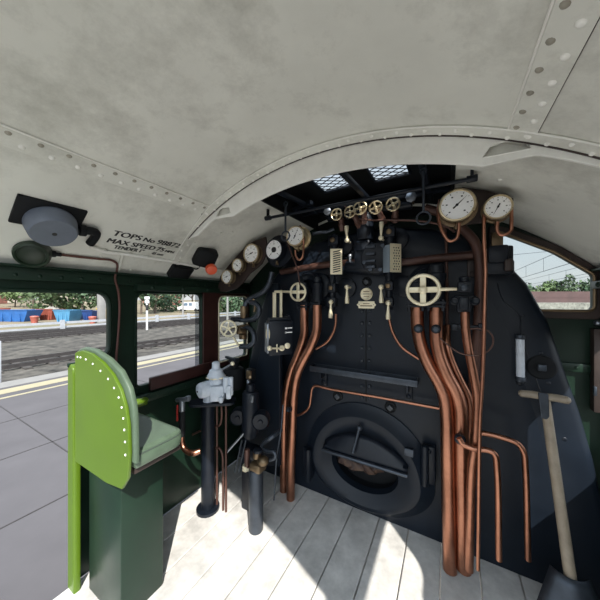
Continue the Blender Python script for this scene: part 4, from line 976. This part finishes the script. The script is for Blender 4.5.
# small black box
c = PR(180.5, 271.5, .025); fr = frame_of(roof_n(c.x), (0, 1, 0)); s = pm(c)
t = thing('junction_box', 'small black junction box on the roof beside window rail', 'box', c)
MB().box(c, (.10, s * 22, .05), fr, bevel=.006).build('box_body', soot, t)
MB().tube([PR(192, 268, .02), PR(197, 269, .02), PR(200, 266, .02), PR(201, 262, .03)], .005, n=8).build('cable', soot, t)
# painted lettering
X0 = PR(112, 237, 0).x
Y0 = PR(110.5, 235, 0).y
def roofpaint(y0, s0, skew=0.0):
    def f(u, v, d):
        x = -1.075; arc = s0 + v; st = 6
        for _ in range(st):
            sl = -(.58 * x + .12 * x ** 3); x += arc / st / math.sqrt(1 + sl * sl)
        return roof_pt(x, y0 + u, .0012 + d)
    return f
L1 = PR(110.5, 236, 0); L2 = PR(177, 248.5, 0)
def arc_of(x):
    n = 40; s_ = 0; xx = -1.075
    for k in range(n):
        dx = (x + 1.075) / n; sl = .58 * xx + .12 * xx ** 3; s_ += dx * math.sqrt(1 + sl * sl); xx += dx
    return s_
P1, P1e = PR(110, 236.5), PR(178, 249.5)
t = thing('painted_lettering', 'black stencilled lettering painted on the cream left roof', 'lettering', P1)
def line(parts, ya, yb, s0, hgt, name):
    tot = 0; mb = MB()
    lens = []
    for body, k in parts:
        tmp = MB().text(body, hgt * k, lambda u, v, d: V((u, v, d)), align='LEFT', offset=.0)
        w_ = max(v.x for v in tmp.v); lens.append(w_)
    gap = hgt * .22; tot = sum(lens) + gap * (len(parts) - 1); kx = (yb - ya) / tot; u0 = 0
    pf = roofpaint(ya, s0)
    for (body, k), w_ in zip(parts, lens):
        mb.text(body, hgt * k, lambda u, v, d, u0=u0: pf((u + u0 + v * .12) * kx, v, d * .3), align='LEFT'); mb.text(body, hgt * k, lambda u, v, d, u0=u0: pf((u + u0 + v * .12) * kx + .0045, v + .001, d * .3), align='LEFT'); u0 += w_ + gap
    mb.build(name, paint_ink, t, flat=True)
for (ax, ay, bx, by_), parts, ch, nm in (((110.5, 235.5, 178, 247.2), [('TOPS', 1), ('No', .85), ('98872', 1)], 5.2, 'lettering_line'),
        ((105, 242.2, 172.5, 253), [('MAX SPEED', 1), ('75', 1), ('MPH', .6)], 4.5, 'lettering_line'), ((112.5, 248.2, 162, 255.6), [('TENDER', 1), ("1''", 1), ('      45 mm', .8)], 3.4, 'lettering_line')):
    q1, q2 = PR(ax, ay), PR(bx, by_); s0 = arc_of((q1.x + q2.x) / 2); top = PR((ax + bx) / 2 - 1, (ay + by_) / 2 - ch)
    cap = abs(arc_of(top.x) - s0); line(parts, q1.y, q2.y, s0, cap / .69, nm)

# ================================================================== SEAT
YS = .62
outp = [(76.5, 352), (79, 349.5), (84, 348), (94, 350.3), (107.5, 359.5), (120, 372.5), (128.5, 390), (132.5, 407.5), (134, 425), (134.3, 452)]
sp = [PY(x, y, YS) for x, y in outp]; sq = [PY(x, y, YS) for x, y in [(76.5, 353), (79, 351.2), (84, 350.3), (93, 353.5), (104, 362), (114, 374), (122, 389.5), (127, 407), (129.7, 425), (130.6, 452)]]
ol = [(p.x, p.z) for p in sq] + [(sq[-1].x - .01, .82), (sq[-1].x - .06, .755), (sq[-1].x - .2, .735), (sq[0].x, .735)]
st = thing('fireman_seat', 'apple green fireman seat with studded back and grey-green cushion', 'seat', (-.93, .75, 0))
MB().plate(ol, .014, on_y(YS), bevel=.003).build('back_panel', lime, st)
ins = lambda d: [(p.x - d * .9, p.z - d * .6) for p in sp]
MB().plate([(p.x - .016, p.z + .002) for p in sp] + [(sp[-1].x - .016, .88), (sp[0].x, .88)], .024, on_y(YS + .021), bevel=.008).build('back_cushion', leather, st)
m = MB()
nails = [(77.6, 357), (80.5, 357.5), (85.8, 359.5), (92.8, 364), (100.5, 371), (108, 379), (114, 388), (118.7, 397.5), (121.7, 407.5), (123.3, 418.5), (124.3, 430), (125, 442), (125.3, 455)]
for x, y in nails: q = PY(x, y, YS - .007); MB().rivet(q, (0, -1, 0), .0058, .004).build('stud', dial, st)
# seat pan and cushion
xa, xb, ya, yb = -1.24, -.675, .645, .905
m = MB().plate(roundpoly([(xa, ya, .01), (xb, ya, .02), (xb, yb, .07), (xa, yb, .02)]), .085, on_z(.872), bevel=.026); m.build('seat_cushion', leather, st)
m = MB().tube([V((u, v, .897)) for u, v in roundpoly([(xa + .005, ya + .004, .01), (xb - .004, ya + .004, .02), (xb - .004, yb - .004, .07), (xa + .005, yb - .004, .02)])], .0045, n=6, smooth=False, closed=True); m.build('cushion_piping', piping_m, st)
MB().box(((xa + xb) / 2 - .01, (ya + yb) / 2, .815), (xb - xa - .04, yb - ya - .02, .03), bevel=.006).build('seat_board', dbrown, st)
MB().box((-1.02, .78, .40), (.34, .22, .80), bevel=.01).build('seat_pedestal', green, st)

# ================================================================== OUTSIDE, LEFT
GZ = -1.5
ax_ = MB().box((0, 60, GZ - .5), (600, 700, 1.0)); struct(ax_, 'ground', ballast, 'stone ballast ground around the tracks', 'ground')
mb = MB().box((-5.55, 40, -1.05), (7.5, 200, .9)); struct(mb, 'platform', platm, 'wide grey asphalt station platform beside the cab', 'platform')
mb = MB().box((-9.45, 40, -1.04), (.62, 200, .90)); struct(mb, 'platform_edge', kerbm, 'pale coping stones at the platform edge', 'platform edge')
mb = MB().box((-8.72, 40, -.598), (.42, 200, .01)); struct(mb, 'platform_marking', yellowm, 'broad cream-yellow safety line on the platform', 'marking')
mb = MB().box((-8.12, 40, -.598), (.10, 200, .01)); struct(mb, 'platform_marking.001', yellowm, 'thin cream-yellow line beside the broad platform line', 'marking')
mb = MB()
for k in range(40): mb.box((-5.5, -20 + k * 2.4, -.5985), (7.0, .015, .006))
for k in range(3): mb.box((-3.2 - k * 1.6, 40, -.5985), (.015, 200, .006))
struct(mb, 'platform_joint', railm, 'thin dark joints in the platform surface', 'joint')
def track(xc, label, y0=-40, y1=190, g=.72, extra=()):
    t = thing('railway_track', label, 'track', (xc, 0, GZ), 'tracks beyond the platform')
    for sx in (-1, 1): MB().box((xc + sx * g, (y0 + y1) / 2, GZ + .17), (.075, y1 - y0, .16)).box((xc + sx * g, (y0 + y1) / 2, GZ + .09), (.15, y1 - y0, .03)).build('rail', railm, t)
    m = MB()
    for k in range(int((y1 - y0) / .9)): m.box((xc, y0 + k * .9, GZ + .03), (2.5, .26, .10))
    o = m.build('sleepers', sleeperm, t); o['kind'] = 'stuff'
track(-17.0, 'nearest railway track beyond the platform edge')
track(-28.3, 'first of the two far tracks before the white barrier')
track(-31.8, 'farthest railway track just before the white barrier')
# white barrier fence
t = thing('barrier_fence', 'long white horizontal barrier fence behind the far tracks', 'fence', (-35.5, 20, GZ))
for z in (.22, .66): MB().box((-35.5, 55, GZ + z), (.10, 260, .24 if z > .5 else .18)).build('rail', fencem, t)
for k in range(36): MB().box((-35.4, -30 + k * 5.2, GZ + .48), (.30, .34, .96)).build('post', fencem, t)
# road / yard strip and earth bank
mb = MB().add([(-38, -60, GZ + .02), (-38, 260, GZ + .02), (-58, 260, GZ + .3), (-58, -60, GZ + .3)], [(0, 1, 2, 3)]).add([(-58, -60, GZ + .3), (-58, 260, GZ + .3), (-95, 260, GZ + 2.5), (-95, -60, GZ + 2.2)], [(0, 1, 2, 3)]).add([(-95, -60, GZ + 2.2), (-95, 260, GZ + 2.5), (-200, 260, GZ + 3), (-200, -60, GZ + 3)], [(0, 1, 2, 3)])
struct(mb, 'terrain', dirtm, 'dry earth bank rising behind the barrier fence', 'bank')
def G(px, d): p = PD(px, 300, d); return V((p.x, p.y, GZ))
def ground_z(x):
    if x > -38: return GZ
    if x > -58: return GZ + .02 + .28 * (-38 - x) / 20
    if x > -95: return GZ + .3 + 1.95 * (-58 - x) / 37
    return GZ + 2.3
def skip(pxa, pxb, d, h, m, label, lip=True, load=None):
    a, b = G(pxa, d), G(pxb, d); c = (a + b) / 2; c.z = ground_z(c.x); L_ = (b - a).length; dirv = (b - a).normalized(); nv = V((-dirv.y, dirv.x, 0)); W_ = 2.2
    t = thing('skip', label, 'skip', c, 'waste skips beyond the fence')
    def pt(u, v, z): return c + dirv * u + nv * v + V((0, 0, z))
    lo_ = L_ * .34; hi_ = L_ * .5
    vs_ = [pt(-lo_, -W_ * .4, 0), pt(lo_, -W_ * .4, 0), pt(lo_, W_ * .4, 0), pt(-lo_, W_ * .4, 0), pt(-hi_, -W_ * .5, h), pt(hi_, -W_ * .5, h), pt(hi_, W_ * .5, h), pt(-hi_, W_ * .5, h),
           pt(-hi_ + .15, -W_ * .5 + .15, h), pt(hi_ - .15, -W_ * .5 + .15, h), pt(hi_ - .15, W_ * .5 - .15, h), pt(-hi_ + .15, W_ * .5 - .15, h), pt(-lo_, -W_ * .3, h * .6), pt(lo_, -W_ * .3, h * .6), pt(lo_, W_ * .3, h * .6), pt(-lo_, W_ * .3, h * .6)]
    fs = [(3, 2, 1, 0), (0, 1, 5, 4), (1, 2, 6, 5), (2, 3, 7, 6), (3, 0, 4, 7), (4, 5, 9, 8), (5, 6, 10, 9), (6, 7, 11, 10), (7, 4, 8, 11), (8, 9, 13, 12), (9, 10, 14, 13), (10, 11, 15, 14), (11, 8, 12, 15), (12, 13, 14, 15)]
    MB().add(vs_, fs).build('hull', m, t, flat=True)
    r_ = MB()
    for u in (-.25, 0, .25): r_.box(pt(u * L_, -W_ * .46, h * .5), (.12, .10, h * .95), M4.Rotation(math.atan2(dirv.y, dirv.x), 3, 'Z'))
    r_.cyl(pt(-hi_, -W_ * .5, h), pt(hi_, -W_ * .5, h), .07, n=8); r_.build('ribs', m, t)
    if load:
        b_ = bmesh.new(); bmesh.ops.create_icosphere(b_, subdivisions=3, radius=1); rr = random.Random(int(pxa))
        for v in b_.verts: v.co *= rr.uniform(.8, 1.15)
        o = MB().bm(b_, M4.Translation(pt(0, 0, h * .85)) @ M4.Rotation(math.atan2(dirv.y, dirv.x), 4, 'Z') @ M4.Diagonal((L_ * .38, .9, .55, 1))).build('rubble_heap', load)
        tag(o, 'heap of pale rubble filling the red skip', 'rubble', kind='stuff')
DS = 36
skip(2, 36, DS - .3, 1.55, blue, 'long bright blue skip behind the fence at far left')
skip(43.5, 59.5, DS + 2.6, 1.55, rust, 'rusty red skip heaped with rubble beside the blue skip', load=rubble)
skip(60.5, 77, DS, 1.6, sky_blue, 'pale blue skip between the red and the navy skips')
skip(75, 87, DS + 3.6, 1.4, navy, 'navy blue skip right of the pale blue skip')
skip(88, 98, DS + .6, 1.5, navy, 'short navy skip nearest the concrete post')
skip(-9, 3, DS + 3.5, 1.5, coralm, 'coral red skip cut off by the left picture border')
skip(102, 116, DS + 3, 1.7, yel, 'yellow skip right of the concrete post')
for px, d, lb in ((34.5, 33.5, 'coral red bin in front of the long blue skip'), (92.5, 34, 'coral red bin in front of the short navy skip')):
    p = G(px, d); p.z = ground_z(p.x); t = thing('waste_bin', lb, 'bin', p)
    MB().lathe(p, (0, 0, 1), [(.30, 0), (.42, .75), (.46, .80), (.40, .9), (.05, .95)], 16).build('bin_body', coralm, t)
p = G(101.5, 34.8); p.z = ground_z(p.x); t = thing('lamp_post', 'thick pale concrete post rising beside the yellow skip', 'post', p)
MB().box(p + V((0, 0, 2.6)), (.75, .75, 5.2), bevel=.05).build('shaft', tank, t); MB().box(p + V((0, 0, .15)), (1.1, 1.1, .3), bevel=.03).build('base', tank, t)
# white railing at the near left
p = PX(-1.5, 341, -10.3); t = thing('track_sign', 'white track-side post at the left border of the view', 'post', V((p.x, p.y, GZ)))
MB().box((p.x, p.y, (p.z + GZ) / 2), (.09, .09, p.z - GZ), bevel=.01).build('post', fencem, t); MB().box((p.x + .02, p.y - .1, p.z), (.05, .22, .10), bevel=.01).build('plate', fencem, t)
# signal post
p = G(147, 27); t = thing('signal_post', 'white signal post with square heads before the barrier', 'signal', p)
MB().cyl(p, p + V((0, 0, 3.4)), .09).build('mast', vanm, t); MB().box(p + V((0, 0, 2.3)), (.2, .2, .6), bevel=.03).build('relay_box', tyrem, t)
for z, wd in ((2.9, .55), (3.3, .65)): MB().box(p + V((0, 0, z)), (wd, .2, .3), bevel=.04).build('signal_head', vanm, t)
# lamp columns seen through the small window
for px, d, lb in ((227.5, 34, 'slim grey mast behind the small side window, taller one'), (183, 45, 'thin grey lamp column on the bank beside the van')):
    p = G(px, d); p.z = ground_z(p.x); t = thing('mast', lb, 'mast', p); MB().cyl(p, p + V((0, 0, 7)), .16, .10).build('column', tank, t); MB().box(p + V((0, 0, .2)), (.5, .5, .4), bevel=.03).build('base', tank, t)
# van
p = G(190, 60); p.z = ground_z(p.x) + .3; t = thing('van', 'white van parked on the bank behind the fence', 'van', p)
dv = RT.copy(); nv = FW.copy()
def vp(u, v, z): return p + dv * u + nv * v + V((0, 0, z))
prof = [(-2.4, .45), (-2.45, .95), (-1.6, 1.2), (-.9, 2.1), (2.3, 2.2), (2.4, .45)]
m = MB(); m.add([vp(u, -.95, z) for u, z in prof] + [vp(u, .95, z) for u, z in prof], [tuple(range(6)), tuple(range(11, 5, -1))] + [(i, i + 6, (i + 1) % 6 + 6, (i + 1) % 6) for i in range(6)]); m.build('body', vanm, t, flat=True)
m = MB().add([vp(u, -.97, z) for u, z in [(-1.45, 1.25), (-.85, 1.95), (-.1, 1.95), (-.1, 1.25)]], [(0, 1, 2, 3)]).add([vp(u, -.97, z) for u, z in [(.1, 1.25), (.1, 1.95), (.9, 1.95), (.9, 1.25)]], [(0, 1, 2, 3)]); m.build('side_window', winm, t)
for u in (-1.6, 1.6):
    for v in (-.85, .85): MB().cyl(vp(u, v - .1, .33), vp(u, v + .1, .33), .34, n=18).build('wheel', tyrem, t)
# trees
def tree(px, d, H, W_, m, label, trunk=.35, name='tree', seed=0, n=900, group='trees beyond the railway', leafs=.35, gz=None, low=.0):
    p = G(px, d); p.z = ground_z(p.x) if gz is None else gz; rr = random.Random(seed + int(px * 7)); t = thing(name, label, 'tree', p, group)
    tk = MB().tube([p, p + V((.1, .05, H * .35)), p + V((-.1, .1, H * .72))], .2, radii=(H * .028, H * .010), n=8)
    for k in range(5):
        a = rr.uniform(0, 6.28); z = H * rr.uniform(.3, .55); tk.tube([p + V((0, 0, z)), p + V((math.cos(a) * W_ * .2, math.sin(a) * W_ * .2, z + H * .14)), p + V((math.cos(a) * W_ * .36, math.sin(a) * W_ * .36, z + H * .28))], .1, radii=(H * .012, H * .004), n=6)
    tk.build('trunk', bark, t)
    lf = MB(); blobs = []
    for k in range(11):
        a = rr.uniform(0, 6.28); q = rr.uniform(.1, .75) * W_ * .5; z = H * rr.uniform(trunk + .06, .86)
        blobs.append((p + V((math.cos(a) * q, math.sin(a) * q, z)), W_ * rr.uniform(.15, .27)))
    vs_ = []; fs = []
    for k in range(n):
        c, r = rr.choice(blobs); dd = V((rr.gauss(0, 1), rr.gauss(0, 1), rr.gauss(0, 1))).normalized(); q = c + dd * r * rr.uniform(.6, 1.05)
        if q.z < p.z + H * low: continue
        x = V((rr.gauss(0, 1), rr.gauss(0, 1), rr.gauss(0, 1))).normalized(); y = x.cross(dd + V((.01, .02, .03))).normalized(); s_ = leafs * rr.uniform(.6, 1.3); i = len(vs_)
        vs_ += [q - x * s_ - y * s_ * .5, q + x * s_ * .2 - y * s_ * .6, q + x * s_ + y * s_ * .2, q - x * s_ * .1 + y * s_ * .7]; fs.append((i, i + 1, i + 2, i + 3))
    lf.add(vs_, fs).build('foliage', m, t, flat=True); return t
tree(33, 50, 8.5, 9, leaf1, 'spreading thin-leaved tree standing behind the long blue skip', trunk=.40, seed=1, n=700, leafs=.3)
tree(51, 47, 6.6, 8, leaf1, 'bushy green tree behind the rubble-filled red skip', trunk=.12, seed=2)
tree(82, 49, 7.5, 7.5, leaf3, 'dark leafy tree behind the navy skips', trunk=.30, seed=3)
tree(15, 56, 5.0, 6, leaf2, 'light green shrub behind the left part of the blue skip', trunk=.1, seed=4, name='shrub', n=500)
tree(68, 52, 4.2, 6, leaf2, 'pale green shrub behind the pale blue skip', trunk=.1, seed=5, name='shrub', n=500)
tree(105, 52, 8, 6, leaf1, 'tree half hidden by the rounded doorway corner', trunk=.2, seed=15)
tree(141, 52, 8, 6, leaf3, 'dark tree left of the white signal post', trunk=.3, seed=6)
tree(155, 55, 9, 6, leaf3, 'tall dark tree right of the white signal post', trunk=.35, seed=7)
tree(166, 62, 5.2, 9, leaf3, 'low dark hedge-like tree halfway to the van', trunk=.05, seed=8)
tree(176, 66, 9, 8, leaf1, 'green tree left of the parked white van', trunk=.3, seed=9)
tree(192, 74, 9, 9, leaf2, 'light green tree behind the parked white van', trunk=.2, seed=10)
tree(216, 60, 7, 8, leaf1, 'green bushy tree at left of the small window', trunk=.05, seed=11)
tree(232, 58, 7, 8, leaf3, 'dark bushy tree seen through the small side window', trunk=.05, seed=12)
tree(246, 62, 7, 8, leaf1, 'green tree behind the curved ejector pipes', trunk=.05, seed=13)
tree(260, 66, 7.5, 8, leaf2, 'light green tree at right edge of the small window', trunk=.05, seed=14)
# buildings
def house(pxa, pxb, d, h, m, name, label, wins=(), gable=True, dep=4):
    a, b = G(pxa, d), G(pxb, d); c = (a + b) / 2; z = ground_z(c.x); c.z = z; L_ = (b - a).length; dirv = RT; nv = FW; rot = M4.Rotation(YAW, 3, 'Z')
    t = thing(name, label, 'building', c); MB().box(c + nv * dep / 2 + V((0, 0, h / 2)), (L_, dep, h), rot).build('wall', m, t)
    r_ = MB(); q = c + V((0, 0, h)); e_ = L_ / 2 + .3
    vs_ = [q - dirv * e_ - nv * .4, q + dirv * e_ - nv * .4, q + dirv * e_ + nv * (dep + .4), q - dirv * e_ + nv * (dep + .4), q - dirv * e_ + nv * dep / 2 + V((0, 0, 2.6)), q + dirv * e_ + nv * dep / 2 + V((0, 0, 2.6))]
    r_.add(vs_, [(0, 1, 5, 4), (2, 3, 4, 5), (0, 4, 3), (1, 2, 5), (3, 2, 1, 0)]).build('roof', roofm, t, flat=True)
    for (u, v) in wins:
        w_ = MB().box(c + dirv * (u * L_) - nv * .03 + V((0, 0, v)), (1.3, .1, 1.4), rot).build('window', vanm, t)
        MB().box(c + dirv * (u * L_) - nv * .06 + V((0, 0, v)), (1.05, .1, 1.15), rot).build('pane', winm, w_)
house(-44, -12, 60, 6.5, brick, 'house', 'red brick house at the far left behind the skips', [(-.2, 3.6), (.12, 3.6), (.36, 3.6), (.12, 1.5), (.36, 1.5)])
house(-3, 17, 74, 5.4, render_m, 'house', 'long pale rendered building behind the blue skip', [(-.36, 3.9), (-.12, 3.9), (.12, 3.9), (.36, 3.9)])
house(60, 92, 80, 5.0, render_m, 'house', 'pale rendered building behind the navy skips', [(-.3, 3.4), (0, 3.4), (.3, 3.4)])
house(143, 175, 86, 6.0, brick, 'house', 'brick house behind the trees near the signal post', [(-.3, 3.6), (0, 3.6), (.3, 3.6)])

# ================================================================== OUTSIDE, RIGHT AND AHEAD
wd = 62
a, b = PD(490, 300, wd), PD(690, 300, wd)
def wallseg(z0, z1, d0, th, m, name, label, cat, kind):
    a, b = PD(470, 300, d0), PD(720, 300, d0); c = (a + b) / 2; c.z = (z0 + z1) / 2
    mb = MB().box(c, ((b - a).length, th, z1 - z0), M4.Rotation(YAW, 3, 'Z'))
    if m is rwall:
        for k in range(0): mb.box(c + RT * ((k - 6.5) * 4.2) - FW * (th / 2) , (.4, .3, z1 - z0 + .2), M4.Rotation(YAW, 3, 'Z'))
        mb.box(c + V((0, 0, (z1 - z0) * .22)) - FW * th / 2, ((b - a).length, .12, .12), M4.Rotation(YAW, 3, 'Z'))
    return struct(mb, name, m, label, cat)
wallseg(GZ, 1.6 + 8.5 * wd / 260, wd, 1.0, rwall, 'retaining_wall', 'long brown parapet wall ahead beyond the spectacle window', 'wall', 'structure')
t = wallseg(GZ, 1.6 - 2.6 * 54 / 260, 54, 3.0, scrub, 'bank', 'pale dry grass bank below the brown parapet wall', 'bank', 'structure')
for i, (px, d, H, W_, m, lb) in enumerate([(540, 82, 8.2, 7, leaf2, 'light green tree above the parapet, left side of spectacle window'), (552, 84, 9, 8, leaf2, 'pale green bushy tree above the parapet wall'),
        (562, 80, 10.4, 7, leaf1, 'tallest green tree above the parapet, centre of spectacle window'), (576, 86, 8.6, 9, leaf1, 'round green tree right of the tallest one'),
        (589, 84, 8.8, 9, leaf3, 'dark green tree at right edge of spectacle window'), (606, 84, 8.5, 9, leaf1, 'green tree hidden behind the right window frame'), (528, 86, 7.6, 7, leaf3, 'dark low tree just right of the boiler edge')]):
    tree(px, d, H, W_, m, lb, trunk=.1, seed=20 + i, n=800, group='trees above the parapet wall', gz=GZ + .6, leafs=.42)
def overhead(x, zc, zm, label, drops):
    t = thing('overhead_line', label, 'wire', (x, 20, zc), 'overhead wires seen through the spectacle window')
    n = 2.0
    MB().cyl((x, 2.6, zm), (x, 150, zm), .016, n=6).build('carrier_wire', wirem, t); MB().cyl((x, 2.6, zc), (x, 150, zc), .016, n=6).build('contact_wire', wirem, t)
    for y in drops: MB().cyl((x, y, zc), (x, y, zm), .011, n=6).build('dropper', wirem, t)
overhead(6.3, 3.6, 4.5, 'nearest pair of overhead wires with droppers, uppermost in window', [PX(543.5, 262, 6.3).y, PX(526, 270, 6.3).y, 60])
overhead(9.7, 3.6, 4.25, 'second pair of overhead wires with droppers, lower in window', [PX(566, 272, 9.7).y, PX(549, 275, 9.7).y, 70])
overhead(14.5, 3.6, 4.3, 'farthest pair of overhead wires just above the trees', [PX(580, 281, 14.5).y, 60])
a, b = PD(495, 256.5, 30), PD(572, 249, 30)
tag(MB().cyl(a, b + (b - a) * .4, .035, n=6).build('feeder_cable', wirem), 'thin faint cable crossing the upper part of spectacle window', 'wire')
